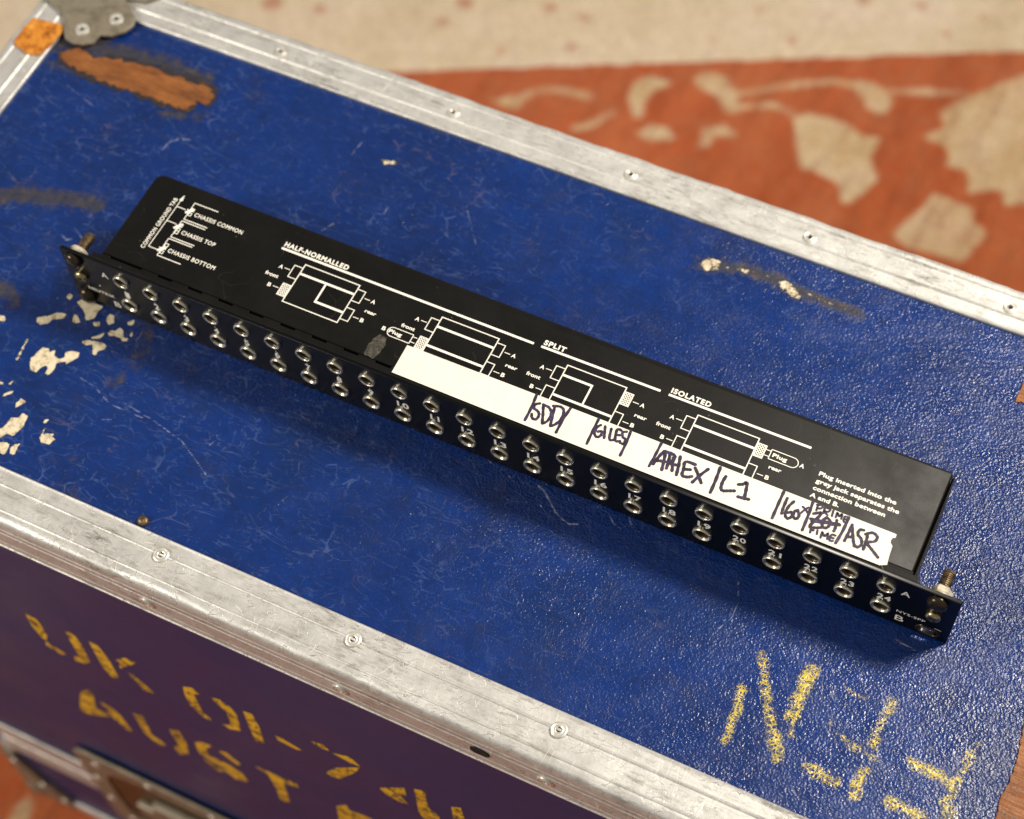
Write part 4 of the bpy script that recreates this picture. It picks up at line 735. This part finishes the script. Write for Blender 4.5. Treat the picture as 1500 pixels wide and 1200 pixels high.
# dusty fingerprint smudge on the cover
t = NT("dust_smudge"); dn = t.noise(420, 5, .8); t.set(col=t.ramp(dn, (.4, srgb(24, 23, 21)), (.7, srgb(92, 88, 76))), rough=.75, normal=t.bump(dn, .0003)); M['dust'] = t.m
patch("dust_smudge", [(174.6, 6.8), (179.8, 6.6), (181.6, 11), (182.0, 16), (180.6, 19.8), (176.2, 20.3), (174.8, 17), (173.8, 12)], 44.42, .02, cov, M['dust'], .35, sub=5)

# --- white label tape with handwriting
TP = [(192.2, 3.2), (192.0, 20.2), (250, 20.6), (320, 20.9), (390, 20.9), (444.5, 20.9), (444.6, 19.0), (443.5, 18.4), (443.1, 17.0), (443.4, 15.7), (444.7, 14.5), (445.1, 9), (445.7, 4.5), (442.7, 3.0), (380, 2.9), (300, 3.0), (240, 3.0)]
bm = bmesh.new()
# the tape is laid over the seam: a thin sheet at the height of the cover
me = curve_mesh("label_tape", [TP], extrude=.06)
tape = link("label_tape", me, bay, M['tape'], (0, 0, 44.68)); tape['label'] = "strip of white tape with purple marker writing"
ink = Ink(lambda a, b, k: (a, b, .075 + k * .12))
for w, p in HANDWRITING: ink.stroke(p, w * 1.45, .14)
ink.build("handwriting", tape, M['ink'])
# hair caught under the end of the tape
cu = bpy.data.curves.new("hair", 'CURVE'); cu.dimensions = '3D'; cu.bevel_depth = .07 * S; cu.bevel_resolution = 1
sp = cu.splines.new('NURBS'); hp = [(443.5, 3.4, 44.6), (445.5, 1.2, 44.5), (446.2, -.6, 42.5), (446.6, -1.5, 39.5), (448.4, -2.2, 36.5)]; sp.points.add(len(hp) - 1); sp.use_endpoint_u = True; sp.order_u = 4
for q, c in zip(sp.points, hp): q.co = (*[v * S for v in c], 1)
tmp = bpy.data.objects.new("hair", cu); COL.objects.link(tmp); bpy.context.view_layer.update()
me = bpy.data.meshes.new_from_object(tmp.evaluated_get(bpy.context.evaluated_depsgraph_get())); bpy.data.objects.remove(tmp)
for p in me.polygons: p.use_smooth = True
me.materials.clear(); link("hair", me, tape, M['nut'], (0, 0, -44.68))

# --- jacks
def jack_mesh(r, p):
    bm = bmesh.new()
    lathe(bm, [(r - .05, .3), (r, -.1), (r, -p + .7), (r - .15, -p + .3), (r - .45, -p + .03), (r - .8, -p), (r - 1.1, -p + .22), (r - 1.25, -p + .6), (3.42, -p + .9)], 40, 'y')
    bmesh.ops.recalc_face_normals(bm, faces=bm.faces)
    for f in bm.faces: f.smooth = True
    me = bpy.data.meshes.new("jack_socket"); bm.to_mesh(me); bm.free(); me.materials.append(M['nickel'])
    me.set_sharp_from_angle(angle=math.radians(50)); return me
J_A, J_B = jack_mesh(4.6, 1.75), jack_mesh(5.0, 1.5)
bm = bmesh.new(); lathe(bm, [(3.43, -.62), (3.15, -.2), (3.05, 2), (2.8, 2.3), (2.75, 14), (0, 14)], 32, 'y')
BORE = bpy.data.meshes.new("jack_bore"); bm.to_mesh(BORE); bm.free(); BORE.materials.append(M['bore'])
for me_, z in ((J_A, JA), (J_B, JB)):
    for x in JX:
        o = link("jack_socket", me_, bay, None, (x, 0, z)); o.rotation_euler = (0, rng.uniform(0, 6), 0)
        link("jack_bore", BORE, o)
# --- print on the front panel
def front3(a, b, k): return (a, -.06 - k, b)
for i, x in enumerate(JX):
    ink = Ink(front3); s_ = str(i + 1)
    w = {1: 2.6, 2: 6.0}[len(s_)]
    if s_ == "11": w = 4.6
    ink.text(s_, x - w / 2 + .1, 19.6, 4.4, w * 1.1, .03, 1.2); ink.rect(x - .17, 18.2, x + .17, 19.5)
    if len(s_) == 1: ink.rect(x - .17, 24.6, x + .17, 25.6)
    ink.build("printed_number", fp, M['print']).matrix_parent_inverse = fp.matrix_basis.inverted()
ink = Ink(front3)
ink.text("A", 22.7, 31.0, 4.6, 4.1, .01); ink.text("B", 23.8, 4.6, 4.6, 4.0, .01)
ink.text("A", 455.9, 31.0, 4.4, 4.3, .005); ink.text("B", 456.6, 4.4, 5.2, 4.2, .005)
ink.text("NEUTRIK", 9.5, 12.7, 2.3, 16.5, .03, 1.15); ink.text("NYS-SPP", 456.4, 12.9, 2.0, 13.9, .01, 1.1); ink.poly([(18.3 + .6 * math.cos(k), 20.2 + .6 * math.sin(k)) for k in range(6)])
ink.line((475.2, 10.9), (478.6, 10.7), .3)
ink.build("printed_lettering", fp, M['print']).matrix_parent_inverse = fp.matrix_basis.inverted()

# --- rack bolts through the ears
def bolt(x, z, nut_r, hexnut, label):
    bm = bmesh.new(); lathe(bm, [(5.0, 0), (5.1, -.5), (4.9, -1.6), (4.3, -2.6), (3.2, -3.3), (1.7, -3.6), (0, -3.7)], 28, 'y', (x, 0, z))
    o = from_bm("rack_bolt", bm, bay, M['cap'], smooth=True); o['label'] = label
    bm = bmesh.new(); prof = [(2.9, 2.2)]
    y = 2.2
    while y < 15.2: prof += [(2.95, y + .15), (2.45, y + .5), (2.95, y + .85)]; y += 1.0
    prof += [(2.5, 16.4), (0, 16.5)]; lathe(bm, prof, 20, 'y', (x, 0, z)); from_bm("threaded_shank", bm, o, M['thread'], smooth=False)
    bm = bmesh.new(); lathe(bm, [(3.0, 1.9), (5.2, 2.0), (5.3, 2.5), (5.1, 3.2), (3.0, 3.4)], 28, 'y', (x, 0, z)); from_bm("washer", bm, o, M['nut'], smooth=True, angle=40)
    bm = bmesh.new(); lathe(bm, [(2.9, 3.45), (nut_r - .3, 3.45), (nut_r, 3.8), (nut_r, 6.4 if hexnut else 5.0), (nut_r - .6, 7.0 if hexnut else 5.8), (2.9, 7.0 if hexnut else 5.8)], 6 if hexnut else 24, 'y', (x, 0, z)); from_bm("nut", bm, o, M['nut'], smooth=not hexnut, angle=None if hexnut else 40)
bolt(472.6, 38.0, 4.9, True, "rack bolt with domed dark cap and hexagonal nut at the right end")
bolt(7.6, 38.0, 5.2, False, "rack bolt with domed dark cap and round pale nut at the left end")
def small_screw(x, z, label):
    bm = bmesh.new(); lathe(bm, [(3.7, 0), (3.8, -.8), (3.6, -2.0), (2.9, -2.7), (1.6, -3.0), (1.25, -2.9), (.7, -1.8), (0, -1.6)], 26, 'y', (x, 0, z))
    o = from_bm("ear_screw", bm, bay, M['brass'], smooth=True, angle=60); o['label'] = label
    bm = bmesh.new(); a = .7
    for rot in (a, a + math.pi / 2):
        c, s = math.cos(rot), math.sin(rot)
        pts = [(c * u - s * v, s * u + c * v) for u, v in ((-2.3, -.42), (2.3, -.42), (2.3, .42), (-2.3, .42))]
        lo = [bm.verts.new(V(x + p, -2.2, z + q)) for p, q in pts]; hi = [bm.verts.new(V(x + p, -3.06 - (.02 if rot > 1 else 0), z + q)) for p, q in pts]
        bm.faces.new(hi)
        for k in range(4): bm.faces.new((lo[k], lo[(k + 1) % 4], hi[(k + 1) % 4], hi[k]))
    from_bm("cross_recess", bm, o, M['dark'])
small_screw(472.8, 24.3, "brassy cross-head screw below the right rack bolt"); small_screw(8.6, 24.3, "brassy cross-head screw below the left rack bolt")
# oval ear slot with its worn rim (right), dark dome plug (left)
bm = bmesh.new(); n = 28
rows = []
for rr, yy in ((.0, .3), (.0, -.35), (.5, -.6), (1.1, -.45), (1.3, .1)):
    rows.append([bm.verts.new(V(a, yy, b)) for a, b in slot(472.6, 5.6, 2.7 + rr, 2.1)])
for A, B in zip(rows, rows[1:]):
    for k in range(len(A)): j = (k + 1) % len(A); bm.faces.new((A[k], A[j], B[j], B[k]))
from_bm("slot_rim", bm, bay, M['cap'], smooth=True)['label'] = "oval ear slot with worn shiny rim"
bm = bmesh.new(); lathe(bm, [(5.4, 0), (5.5, -1.2), (5.1, -2.6), (4.0, -3.8), (2.2, -4.5), (0, -4.7)], 28, 'y', (7.6, 0, 6.6)); from_bm("domed_plug", bm, bay, M['cap'], smooth=True)['label'] = "dark dome shaped plug at the lower left ear"
